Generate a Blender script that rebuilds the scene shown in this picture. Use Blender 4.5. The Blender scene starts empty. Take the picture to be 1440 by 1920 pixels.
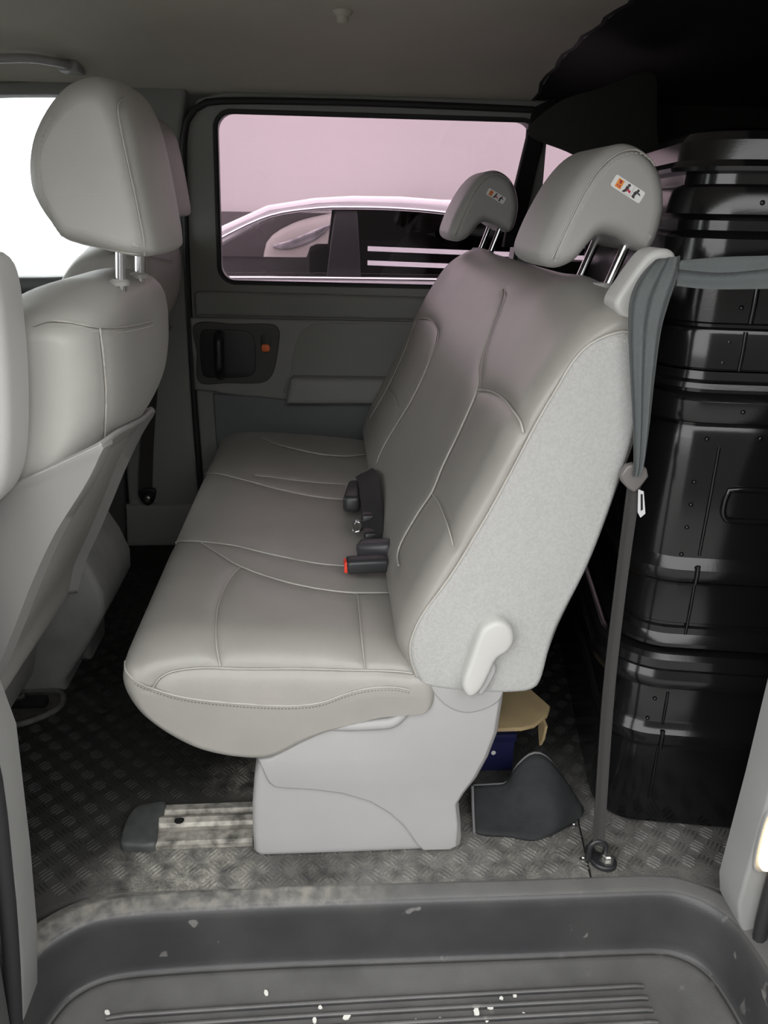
import bpy, bmesh, math, random
from mathutils import Vector, Matrix, kdtree
from mathutils.geometry import tessellate_polygon
S = bpy.context.scene
COL = S.collection
random.seed(7)

# ------------------------------------------------------------------ camera, sky, exposure
cam_d = bpy.data.cameras.new('camera'); cam = bpy.data.objects.new('camera', cam_d); COL.objects.link(cam)
S.camera = cam
cam_d.sensor_fit = 'VERTICAL'; cam_d.sensor_height = 36.0
cam_d.lens = 36.0 * 1440.0 / 1920.0
cam_d.clip_start = 0.02; cam_d.clip_end = 200
cam.matrix_world = Matrix(((0.99735751, 0.01092899, -0.07182302, 0), (-0.07076443, 0.36990497, -0.92637072, 0),
                           (0.01644339, 0.92900531, 0.36970089, 1.0), (0, 0, 0, 1)))
w = bpy.data.worlds.new('overcast_sky'); S.world = w; w.use_nodes = True
bg = w.node_tree.nodes['Background']; bg.inputs[0].default_value = (0.98, 0.985, 0.98, 1); bg.inputs[1].default_value = 4.2
S.view_settings.view_transform = 'Standard'; S.view_settings.look = 'None'
S.view_settings.exposure = 0.0; S.view_settings.gamma = 1.0; S.view_settings.use_curve_mapping = False
S.cycles.max_bounces = 8; S.cycles.transparent_max_bounces = 12

# ------------------------------------------------------------------ materials
MATS = {}
def mat(name, c, rough=0.5, metal=0.0, spec=0.5, bump=0, bscale=200, mottle=0, mscale=8, c2=None, emit=None, coat=0, stretch=None):
    if name in MATS: return MATS[name]
    m = bpy.data.materials.new(name); m.use_nodes = True; nt = m.node_tree; p = nt.nodes['Principled BSDF']
    p.inputs['Base Color'].default_value = (*c, 1); p.inputs['Roughness'].default_value = rough
    p.inputs['Metallic'].default_value = metal; p.inputs['Specular IOR Level'].default_value = spec
    if coat: p.inputs['Coat Weight'].default_value = coat; p.inputs['Coat Roughness'].default_value = .08
    if emit: p.inputs['Emission Color'].default_value = (*emit[0], 1); p.inputs['Emission Strength'].default_value = emit[1]
    tc = nt.nodes.new('ShaderNodeTexCoord')
    src = tc.outputs['Object']
    if stretch:
        mp = nt.nodes.new('ShaderNodeMapping'); mp.inputs['Scale'].default_value = stretch
        nt.links.new(src, mp.inputs[0]); src = mp.outputs[0]
    if mottle:
        n = nt.nodes.new('ShaderNodeTexNoise'); n.inputs['Scale'].default_value = mscale; n.inputs['Detail'].default_value = 5
        nt.links.new(src, n.inputs['Vector'])
        r = nt.nodes.new('ShaderNodeMapRange'); r.inputs[1].default_value = .35; r.inputs[2].default_value = .7
        nt.links.new(n.outputs['Fac'], r.inputs[0])
        mx = nt.nodes.new('ShaderNodeMix'); mx.data_type = 'RGBA'
        d = c2 or tuple(x * (1 - mottle) for x in c)
        mx.inputs[6].default_value = (*c, 1); mx.inputs[7].default_value = (*d, 1)
        nt.links.new(r.outputs[0], mx.inputs[0]); nt.links.new(mx.outputs[2], p.inputs['Base Color'])
    if bump:
        n = nt.nodes.new('ShaderNodeTexNoise'); n.inputs['Scale'].default_value = bscale; n.inputs['Detail'].default_value = 3
        nt.links.new(src, n.inputs['Vector'])
        b = nt.nodes.new('ShaderNodeBump'); b.inputs['Strength'].default_value = bump; b.inputs['Distance'].default_value = .002
        nt.links.new(n.outputs['Fac'], b.inputs['Height']); nt.links.new(b.outputs['Normal'], p.inputs['Normal'])
    MATS[name] = m
    return m
def glass(name, tint, gloss=.06):
    m = bpy.data.materials.new(name); m.use_nodes = True; nt = m.node_tree; nt.nodes.clear()
    o = nt.nodes.new('ShaderNodeOutputMaterial'); t = nt.nodes.new('ShaderNodeBsdfTransparent'); t.inputs[0].default_value = (*tint, 1)
    g = nt.nodes.new('ShaderNodeBsdfGlossy'); g.inputs['Roughness'].default_value = .02
    mx = nt.nodes.new('ShaderNodeMixShader'); fr = nt.nodes.new('ShaderNodeFresnel'); fr.inputs[0].default_value = 1.3 + gloss
    nt.links.new(fr.outputs[0], mx.inputs[0]); nt.links.new(t.outputs[0], mx.inputs[1]); nt.links.new(g.outputs[0], mx.inputs[2])
    nt.links.new(mx.outputs[0], o.inputs[0]); return m

VINYL = mat('grey_vinyl', (.318, .304, .280), .33, spec=.5, bump=.12, bscale=900, mottle=.10, mscale=9)
VINYLF = mat('front_grey_vinyl', (.455, .445, .415), .45, spec=.4, bump=.10, bscale=900, mottle=.08, mscale=9)
VINYL_HEAD = mat('headrest_vinyl', (.36, .355, .34), .42, spec=.4, bump=.1, bscale=900)
SEAM = mat('seam_piping', (.40, .385, .355), .5)
STITCH = mat('stitch_thread', (.47, .44, .40), .8)
FABRIC = mat('side_fabric', (.435, .435, .425), .95, spec=.1, bump=.5, bscale=700, mottle=.12, mscale=260)
PLASTIC = mat('grey_plastic', (.365, .357, .352), .5, spec=.4, bump=.05, bscale=600, mottle=.05, mscale=6)
SHELLM = mat('seat_shell_plastic', (.29, .285, .275), .48, spec=.4, bump=.05, bscale=600)
PEDM = mat('pedestal_plastic', (.28, .275, .275), .6, spec=.3, mottle=.25, mscale=14)
CHROME = mat('chrome', (.82, .82, .84), .09, metal=1)
STEEL = mat('steel', (.5, .49, .47), .35, metal=1)
BLACK = mat('black_plastic', (.018, .018, .02), .35)
BLACKM = mat('matt_black', (.012, .012, .012), .8, spec=.2)
BUCKLE = mat('buckle_plastic', (.03, .031, .034), .38)
RED = mat('red_button', (.85, .06, .03), .4)
ORANGE = mat('orange_lock', (1, .22, .07), .4)
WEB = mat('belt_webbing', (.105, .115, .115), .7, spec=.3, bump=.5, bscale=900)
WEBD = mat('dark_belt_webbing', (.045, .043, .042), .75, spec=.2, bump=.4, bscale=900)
TRIM = mat('door_trim', (.235, .236, .226), .6, spec=.35, bump=.1, bscale=700)
TRIML = mat('door_trim_light', (.27, .27, .26), .6, spec=.35, bump=.1, bscale=700)
TRIMD = mat('door_trim_dark', (.08, .08, .08), .6, spec=.35, bump=.1, bscale=700)
STEELP = mat('painted_steel', (.14, .145, .15), .45, spec=.4)
LINER = mat('headliner', (.50, .475, .41), .95, spec=.1, bump=.25, bscale=900, mottle=.06, mscale=5)
CARGO = mat('cargo_black', (.02, .02, .019), .75, spec=.25, mottle=.3, mscale=7)
CURTAIN = mat('dark_cloth', (.034, .034, .032), .9, spec=.15, bump=.3, bscale=500)
SILLM = mat('step_plastic', (.055, .055, .057), .38, spec=.6, bump=.22, bscale=420, mottle=.45, mscale=7, c2=(.085, .083, .08))
CASE = mat('case_black', (.005, .005, .0055), .15, spec=.5, bump=.02, bscale=300)
PILLAR = mat('pillar_plastic', (.25, .25, .243), .55, mottle=.1, mscale=10)
RUBBER = mat('seal_rubber', (.015, .015, .016), .6)
GLASS_P = glass('pink_tinted_glass', (.68, .595, .636))
GLASS_C = glass('clear_glass', (.93, .95, .95))
CARWHITE = mat('car_white', (.82, .82, .84), .25, coat=.6)
CARSILVER = mat('car_silver', (.55, .53, .50), .3, coat=.5)
WALLM = mat('outside_wall', (.57, .55, .55), .9, mottle=.06, mscale=.7, stretch=(1, 1, .15))
GROUND = mat('outside_ground', (.27, .265, .26), .9, mottle=.15, mscale=1.5)

def floor_material():
    m = bpy.data.materials.new('rubber_mat'); m.use_nodes = True; nt = m.node_tree; p = nt.nodes['Principled BSDF']
    tc = nt.nodes.new('ShaderNodeTexCoord')
    def noise(scale, det=6):
        n = nt.nodes.new('ShaderNodeTexNoise'); n.inputs['Scale'].default_value = scale; n.inputs['Detail'].default_value = det
        nt.links.new(tc.outputs['Object'], n.inputs['Vector']); return n.outputs['Fac']
    def blob(cx, cy, r0, r1, sx=1, sy=1):
        mp = nt.nodes.new('ShaderNodeMapping'); mp.vector_type = 'POINT'
        mp.inputs['Location'].default_value = (-cx * sx, -cy * sy, 0); mp.inputs['Scale'].default_value = (sx, sy, 0)
        nt.links.new(tc.outputs['Object'], mp.inputs[0])
        ln = nt.nodes.new('ShaderNodeVectorMath'); ln.operation = 'LENGTH'; nt.links.new(mp.outputs[0], ln.inputs[0])
        r = nt.nodes.new('ShaderNodeMapRange'); r.interpolation_type = 'SMOOTHSTEP'
        r.inputs[1].default_value = r0; r.inputs[2].default_value = r1; r.inputs[3].default_value = 1; r.inputs[4].default_value = 0
        nt.links.new(ln.outputs['Value'], r.inputs[0]); return r.outputs[0]
    def math_(op, a, b):
        n = nt.nodes.new('ShaderNodeMath'); n.operation = op; n.use_clamp = True
        for i, v in enumerate((a, b)):
            if isinstance(v, (int, float)): n.inputs[i].default_value = v
            else: nt.links.new(v, n.inputs[i])
        return n.outputs[0]
    def rng(x, a, b):
        r = nt.nodes.new('ShaderNodeMapRange'); r.inputs[1].default_value = a; r.inputs[2].default_value = b
        nt.links.new(x, r.inputs[0]); return r.outputs[0]
    # dried mud trodden in around the rail and along the edge, wet black patch in front of the bench
    mud = math_('MAXIMUM', blob(-.23, .95, .03, .20, 1, 1.6), math_('MULTIPLY', blob(-.13, 1.17, .0, .13, 1, 1.4), .8))
    mud = math_('MAXIMUM', mud, math_('MULTIPLY', blob(.25, .93, .1, .55, 1, 3), .45))
    mud = math_('MULTIPLY', mud, rng(noise(38), .32, .62))
    fine = rng(noise(260, 3), .25, .8)
    mud = math_('MULTIPLY', mud, math_('ADD', fine, .35))
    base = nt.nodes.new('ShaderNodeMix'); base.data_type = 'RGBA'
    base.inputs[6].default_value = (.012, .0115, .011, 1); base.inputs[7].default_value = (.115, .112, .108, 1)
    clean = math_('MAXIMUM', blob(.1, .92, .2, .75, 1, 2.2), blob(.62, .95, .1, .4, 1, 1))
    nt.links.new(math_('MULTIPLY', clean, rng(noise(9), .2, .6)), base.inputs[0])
    mx = nt.nodes.new('ShaderNodeMix'); mx.data_type = 'RGBA'
    mx.inputs[7].default_value = (.36, .345, .30, 1)
    nt.links.new(base.outputs[2], mx.inputs[6]); nt.links.new(mud, mx.inputs[0])
    nt.links.new(mx.outputs[2], p.inputs['Base Color'])
    p.inputs['Roughness'].default_value = .72
    b = nt.nodes.new('ShaderNodeBump'); b.inputs['Strength'].default_value = .5; b.inputs['Distance'].default_value = .003
    nt.links.new(noise(300, 4), b.inputs['Height']); nt.links.new(b.outputs[0], p.inputs['Normal'])
    return m
FLOORM = floor_material()

# ------------------------------------------------------------------ helpers
def link(name, me, m, parent=None, smooth=True, angle=40):
    if m is not None:
        for x in (m if isinstance(m, (list, tuple)) else [m]): me.materials.append(x)
    if smooth:
        for p in me.polygons: p.use_smooth = True
        me.set_sharp_from_angle(angle=math.radians(angle))
    o = bpy.data.objects.new(name, me); COL.objects.link(o)
    if parent:
        o.parent = parent
        if parent.type == 'EMPTY': o.matrix_parent_inverse = Matrix.Translation(parent.location).inverted()
    return o
def fix(me):
    bm = bmesh.new(); bm.from_mesh(me); bmesh.ops.remove_doubles(bm, verts=bm.verts, dist=1e-6)
    bmesh.ops.recalc_face_normals(bm, faces=bm.faces); bm.to_mesh(me); bm.free()
def mesh(name, vs, fs, m, parent=None, smooth=True, angle=40, recalc=True):
    me = bpy.data.meshes.new(name); me.from_pydata([tuple(v) for v in vs], [], fs); me.update()
    if recalc: fix(me)
    return link(name, me, m, parent, smooth, angle)
def thing(name, label, cat, loc=(0, 0, 0), group=None):
    o = bpy.data.objects.new(name, None); COL.objects.link(o); o.location = loc; o.empty_display_size = .05
    return tag(o, label, cat, group)
def tag(o, label, cat, group=None):
    o['label'] = label; o['category'] = cat
    if group: o['group'] = group
    return o
def struct(o): o['kind'] = 'structure'; return o
def parent_keep(ch, root):
    ch.parent = root; ch.matrix_parent_inverse = Matrix.Translation(root.location).inverted()
def crom(pts, n, closed):
    """Catmull-Rom resample to n points evenly by length."""
    P = [Vector(p) for p in pts]; N = len(P); dense = []
    segs = N if closed else N - 1
    for i in range(segs):
        if closed: a, b, c, d = P[(i - 1) % N], P[i], P[(i + 1) % N], P[(i + 2) % N]
        else: a, b, c, d = P[max(i - 1, 0)], P[i], P[i + 1], P[min(i + 2, N - 1)]
        for k in range(16):
            t = k / 16
            dense.append(.5 * ((2 * b) + (c - a) * t + (2 * a - 5 * b + 4 * c - d) * t * t + (3 * b - a - 3 * c + d) * t ** 3))
    dense.append(P[0] if closed else P[-1])
    L = [0]
    for i in range(1, len(dense)): L.append(L[-1] + (dense[i] - dense[i - 1]).length)
    out = []; j = 0; cnt = n if closed else n - 1
    for k in range(n):
        s = L[-1] * k / cnt
        while j < len(L) - 2 and L[j + 1] < s: j += 1
        t = (s - L[j]) / max(L[j + 1] - L[j], 1e-9); out.append(dense[j].lerp(dense[j + 1], min(max(t, 0), 1)))
    return out
def area2(p): return sum(p[i][0] * p[(i + 1) % len(p)][1] - p[(i + 1) % len(p)][0] * p[i][1] for i in range(len(p))) / 2
def inset(p, d):
    """move a counter-clockwise 2D outline inward by d"""
    n = len(p); out = []
    for i in range(n):
        a, b, c = Vector(p[i - 1]), Vector(p[i]), Vector(p[(i + 1) % n])
        e1 = (b - a); e2 = (c - b)
        n1 = Vector((-e1.y, e1.x)); n2 = Vector((-e2.y, e2.x))
        if n1.length < 1e-9 or n2.length < 1e-9: out.append(b); continue
        n1.normalize(); n2.normalize(); m_ = n1 + n2
        if m_.length < .3: out.append(b + n1 * d); continue
        m_.normalize(); out.append(b + m_ * (d / max(m_.dot(n1), .5)))
    return out
def ccw(p):
    p = [Vector((q[0], q[1])) for q in p]
    return p if area2(p) > 0 else p[::-1]
def MY(u, v, w_): return (u, w_, v)          # outline in x-z, depth along y
def MZ(u, v, w_): return (u, v, w_)          # outline in x-y, depth along z
def MX(u, v, w_): return (w_, u, v)          # outline in y-z, depth along x
def plate(name, outline, f, back, front, r, m, parent=None, holes=(), n=0, closed_back=True, angle=40, hr=None):
    """plate with a rounded front edge; outline 2D, holes list of 2D outlines"""
    out = ccw(outline)
    if n: out = [Vector((v[0], v[1])) for v in crom(out, n, True)]
    s = 1 if front > back else -1
    rings = [(0, back), (0, front - s * r), (r * .13, front - s * r * .5), (r * .5, front - s * r * .13), (r, front)] if r else [(0, back), (0, front)]
    vs = []; fs = []; idx = []
    for d, w_ in rings:
        q = inset(out, d) if d else out
        idx.append(list(range(len(vs), len(vs) + len(q)))); vs += [f(a[0], a[1], w_) for a in q]
    k = len(out)
    for a, b in zip(idx, idx[1:]):
        for i in range(k): fs.append((a[i], a[(i + 1) % k], b[(i + 1) % k], b[i]))
    fl = [inset(out, r) if r else out]; fi = list(idx[-1]); bl = [out]; bi = list(idx[0])
    for h in holes:
        h = ccw(h); base = len(vs); hk = len(h)
        hh = hr if hr is not None else 0
        h2 = inset(h, -hh) if hh else h
        vs += [f(a[0], a[1], back) for a in h] + [f(a[0], a[1], front - s * hh) for a in h] + [f(a[0], a[1], front) for a in h2]
        for q in range(2):
            for i in range(hk):
                fs.append((base + q * hk + i, base + q * hk + (i + 1) % hk, base + (q + 1) * hk + (i + 1) % hk, base + (q + 1) * hk + i))
        fl.append(h2); fi += list(range(base + 2 * hk, base + 3 * hk)); bl.append(h); bi += list(range(base, base + hk))
    for t in tessellate_polygon([[Vector((a[0], a[1], 0)) for a in l] for l in fl]): fs.append(tuple(fi[i] for i in t))
    if closed_back:
        for t in tessellate_polygon([[Vector((a[0], a[1], 0)) for a in l] for l in bl]): fs.append(tuple(bi[i] for i in t))
    return mesh(name, vs, fs, m, parent, angle=angle)
def tube(name, pts, r, m, parent=None, seg=8, n=0, closed=False, caps=True, flat=None):
    P = [Vector(p) for p in pts]
    if n: P = crom(P, n, closed)
    vs = []; fs = []; k = len(P); prev = None
    for i, p in enumerate(P):
        if closed: t = P[(i + 1) % k] - P[i - 1]
        else: t = P[min(i + 1, k - 1)] - P[max(i - 1, 0)]
        if t.length < 1e-9: t = Vector((0, 0, 1))
        t.normalize()
        a = prev - t * prev.dot(t) if prev is not None else t.orthogonal()
        if a.length < 1e-6: a = t.orthogonal()
        a.normalize(); prev = a; b = t.cross(a)
        rr = r(i / max(k - 1, 1)) if callable(r) else r
        for j in range(seg):
            an = 2 * math.pi * j / seg
            o = a * math.cos(an) * rr + b * math.sin(an) * rr
            if flat is not None: o -= Vector(flat[0]) * o.dot(Vector(flat[0])) * (1 - flat[1])
            vs.append(p + o)
    for i in range(k if closed else k - 1):
        for j in range(seg):
            a, b = i * seg, ((i + 1) % k) * seg
            fs.append((a + j, a + (j + 1) % seg, b + (j + 1) % seg, b + j))
    if not closed and caps: fs += [tuple(range(seg))[::-1], tuple(range((k - 1) * seg, k * seg))]
    return mesh(name, vs, fs, m, parent, angle=60)
def box(name, lo, hi, r, m, parent=None, seg=2, rot=None, taper=None):
    bm = bmesh.new(); bmesh.ops.create_cube(bm, size=1)
    c = Vector([(a + b) / 2 for a, b in zip(lo, hi)]); s = Vector([b - a for a, b in zip(lo, hi)])
    for v in bm.verts:
        v.co = Vector([v.co[i] * s[i] for i in range(3)])
        if taper and v.co.z > 0: v.co.x *= taper; v.co.y *= taper
    if r: bmesh.ops.bevel(bm, geom=list(bm.edges), offset=r, segments=seg, affect='EDGES', profile=.5)
    for v in bm.verts:
        if rot: v.co = Matrix.Rotation(rot[0], 3, rot[1]) @ v.co
        v.co += c
    me = bpy.data.meshes.new(name); bm.to_mesh(me); bm.free()
    return link(name, me, m, parent)
def lathe(name, prof, m, parent=None, loc=(0, 0, 0), axis='Z', seg=24):
    vs = []; fs = []
    for r_, h in prof:
        for j in range(seg):
            a = 2 * math.pi * j / seg; q = (r_ * math.cos(a), r_ * math.sin(a), h)
            if axis == 'Y': q = (q[0], -q[2], q[1])
            if axis == 'X': q = (q[2], q[0], q[1])
            vs.append([q[i] + loc[i] for i in range(3)])
    for i in range(len(prof) - 1):
        for j in range(seg): fs.append((i * seg + j, i * seg + (j + 1) % seg, (i + 1) * seg + (j + 1) % seg, (i + 1) * seg + j))
    fs += [tuple(range(seg))[::-1], tuple(range((len(prof) - 1) * seg, len(prof) * seg))]
    return mesh(name, vs, fs, m, parent, angle=35)
def smooth01(t): t = min(max(t, 0), 1); return t * t * (3 - 2 * t)
def interp(x, tab):
    if x <= tab[0][0]: return tab[0][1]
    for (a, b), (c, d) in zip(tab, tab[1:]):
        if x <= c: return b + (d - b) * (x - a) / (c - a)
    return tab[-1][1]
def seam_tree(names):
    pts = []
    for nm in names:
        P = SEAMS.get(nm)
        if P: pts += crom(P, max(8, int(sum((Vector(a) - Vector(b)).length for a, b in zip(P, P[1:])) / .002)), False)
    if not pts: return None
    t = kdtree.KDTree(len(pts))
    for i, p in enumerate(pts): t.insert(p, i)
    t.balance(); return t
def groove(tree, co, depth, width):
    if tree is None: return 0
    d = tree.find(co)[2]
    return -depth * math.exp(-(d / width) ** 2) - depth * .9 * math.exp(-(d / (width * 3.5)) ** 2)
def extrude(name, prof, ys, m, parent, N=150, warp=None, ins=None, tree=None, gd=.0025, gw=.005, caps=True, axis=MY, closed=True):
    """loft of a closed x-z profile along y.  ins(y) insets it, warp(x,y,z) reshapes it, seams in tree press grooves into it"""
    prof = [Vector((v[0], v[1])) for v in crom(ccw(prof), N, True)]
    vs = []; fs = []
    for y in ys:
        q = inset(prof, ins(y)) if ins and ins(y) else prof
        for a in q:
            c = Vector(axis(a[0], a[1], y))
            if warp: c = Vector(warp(c.x, c.y, c.z))
            vs.append(c)
    for i in range(len(ys) - 1):
        for j in range(N): fs.append((i * N + j, i * N + (j + 1) % N, (i + 1) * N + (j + 1) % N, (i + 1) * N + j))
    if caps:
        for e in (0, len(ys) - 1):
            pl = [Vector(vs[e * N + j]) for j in range(N)]
            fl = [Vector((p.x, p.z, 0)) if axis is MY else Vector((p.y, p.z, 0)) if axis is MX else Vector((p.x, p.y, 0)) for p in pl]
            for t in tessellate_polygon([fl]): fs.append(tuple(e * N + i for i in t))
    o = mesh(name, vs, fs, m, parent, angle=50)
    if caps:
        for q in o.data.polygons:
            if len(set(round(o.data.vertices[i].co.y, 5) for i in q.vertices)) == 1: q.use_smooth = False
    if tree is not None:
        me = o.data; ns = [v.normal.copy() for v in me.vertices]
        for v, n_ in zip(me.vertices, ns): v.co += n_ * groove(tree, v.co, gd, gw)
        me.update()
    return o
def ylist(a, b, end, n, k=7):
    """stations from a to b, crowded within `end` of both ends"""
    l = [a + end * (1 - math.cos(math.pi / 2 * i / k)) for i in range(k)]
    m_ = [a + end + (b - a - 2 * end) * i / n for i in range(n + 1)]
    return l + m_ + [b - end * (1 - math.cos(math.pi / 2 * i / k)) for i in range(k - 1, -1, -1)]
def round_end(a, b, r, d=None):
    d = d or r
    def f(y):
        t = min(y - a, b - y)
        if t >= r: return 0
        u = 1 - max(t, 0) / r
        return d * (1 - math.sqrt(max(1 - u * u, 0)))
    return f
def seam_tube(name, key, parent, r=.0016, m=None, n=60):
    if SEAMS.get(key): return tube(name, SEAMS[key], r, m or SEAM, parent, seg=6, n=n)
def stitches(name, pts, m, parent, step=.006, ln=.0035, r=.0007):
    L = sum((Vector(a) - Vector(b)).length for a, b in zip(pts, pts[1:])); n = max(int(L / step), 4)
    P = crom(pts, n * 2, False); vs = []; fs = []
    for i in range(0, len(P) - 1, 2):
        a, b = P[i], P[i + 1]; t = (b - a).normalized(); u = t.orthogonal().normalized(); v_ = t.cross(u); base = len(vs)
        for e in (a, b):
            for q in (u, v_, -u, -v_): vs.append(e + q * r)
        for j in range(4): fs.append((base + j, base + (j + 1) % 4, base + 4 + (j + 1) % 4, base + 4 + j))
        fs += [(base, base + 3, base + 2, base + 1), (base + 4, base + 5, base + 6, base + 7)]
    o = mesh(name, vs, fs, m, parent); o['kind'] = 'stuff'; return o

def step_material():
    # level faces lighter: dust plus painted-in light, riser kept dark; mud at left end
    m = bpy.data.materials.new('dusty_lit_step_plastic'); m.use_nodes = True; nt = m.node_tree; p = nt.nodes['Principled BSDF']
    tc = nt.nodes.new('ShaderNodeTexCoord'); ge = nt.nodes.new('ShaderNodeNewGeometry'); sx = nt.nodes.new('ShaderNodeSeparateXYZ'); so = nt.nodes.new('ShaderNodeSeparateXYZ')
    nt.links.new(ge.outputs['True Normal'], sx.inputs[0]); nt.links.new(tc.outputs['Object'], so.inputs[0])
    def rng(x, a, b, c=0, d=1):
        r = nt.nodes.new('ShaderNodeMapRange'); r.interpolation_type = 'SMOOTHSTEP'
        for i, v in zip((1, 2, 3, 4), (a, b, c, d)): r.inputs[i].default_value = v
        nt.links.new(x, r.inputs[0]); return r.outputs[0]
    def noise(s_, d=5):
        n = nt.nodes.new('ShaderNodeTexNoise'); n.inputs['Scale'].default_value = s_; n.inputs['Detail'].default_value = d
        nt.links.new(tc.outputs['Object'], n.inputs['Vector']); return n.outputs['Fac']
    def mul(a, b):
        n = nt.nodes.new('ShaderNodeMath'); n.operation = 'MULTIPLY'; nt.links.new(a, n.inputs[0]); nt.links.new(b, n.inputs[1]); return n.outputs[0]
    def mix(f, a, b):
        n = nt.nodes.new('ShaderNodeMix'); n.data_type = 'RGBA'; nt.links.new(f, n.inputs[0])
        for k, v in ((6, a), (7, b)):
            if isinstance(v, tuple): n.inputs[k].default_value = (*v, 1)
            else: nt.links.new(v, n.inputs[k])
        return n.outputs[2]
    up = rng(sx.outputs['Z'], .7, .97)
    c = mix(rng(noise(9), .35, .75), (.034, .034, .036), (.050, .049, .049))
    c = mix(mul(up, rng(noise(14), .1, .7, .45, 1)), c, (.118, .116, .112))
    mud = mul(mul(rng(so.outputs['Z'], -.012, -.002), rng(so.outputs['X'], -.05, .15, 1, 0)), rng(noise(60), .3, .75))
    c = mix(mud, c, (.25, .238, .21))
    spots = mul(rng(noise(30, 2), .67, .72), rng(noise(6), .45, .6))
    c = mix(spots, c, (.16, .155, .145))
    nt.links.new(c, p.inputs['Base Color']); p.inputs['Roughness'].default_value = .42; p.inputs['Specular IOR Level'].default_value = .5
    b = nt.nodes.new('ShaderNodeBump'); b.inputs['Strength'].default_value = .2; b.inputs['Distance'].default_value = .002
    nt.links.new(noise(420), b.inputs['Height']); nt.links.new(b.outputs[0], p.inputs['Normal'])
    return m
STEP = step_material()

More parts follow.
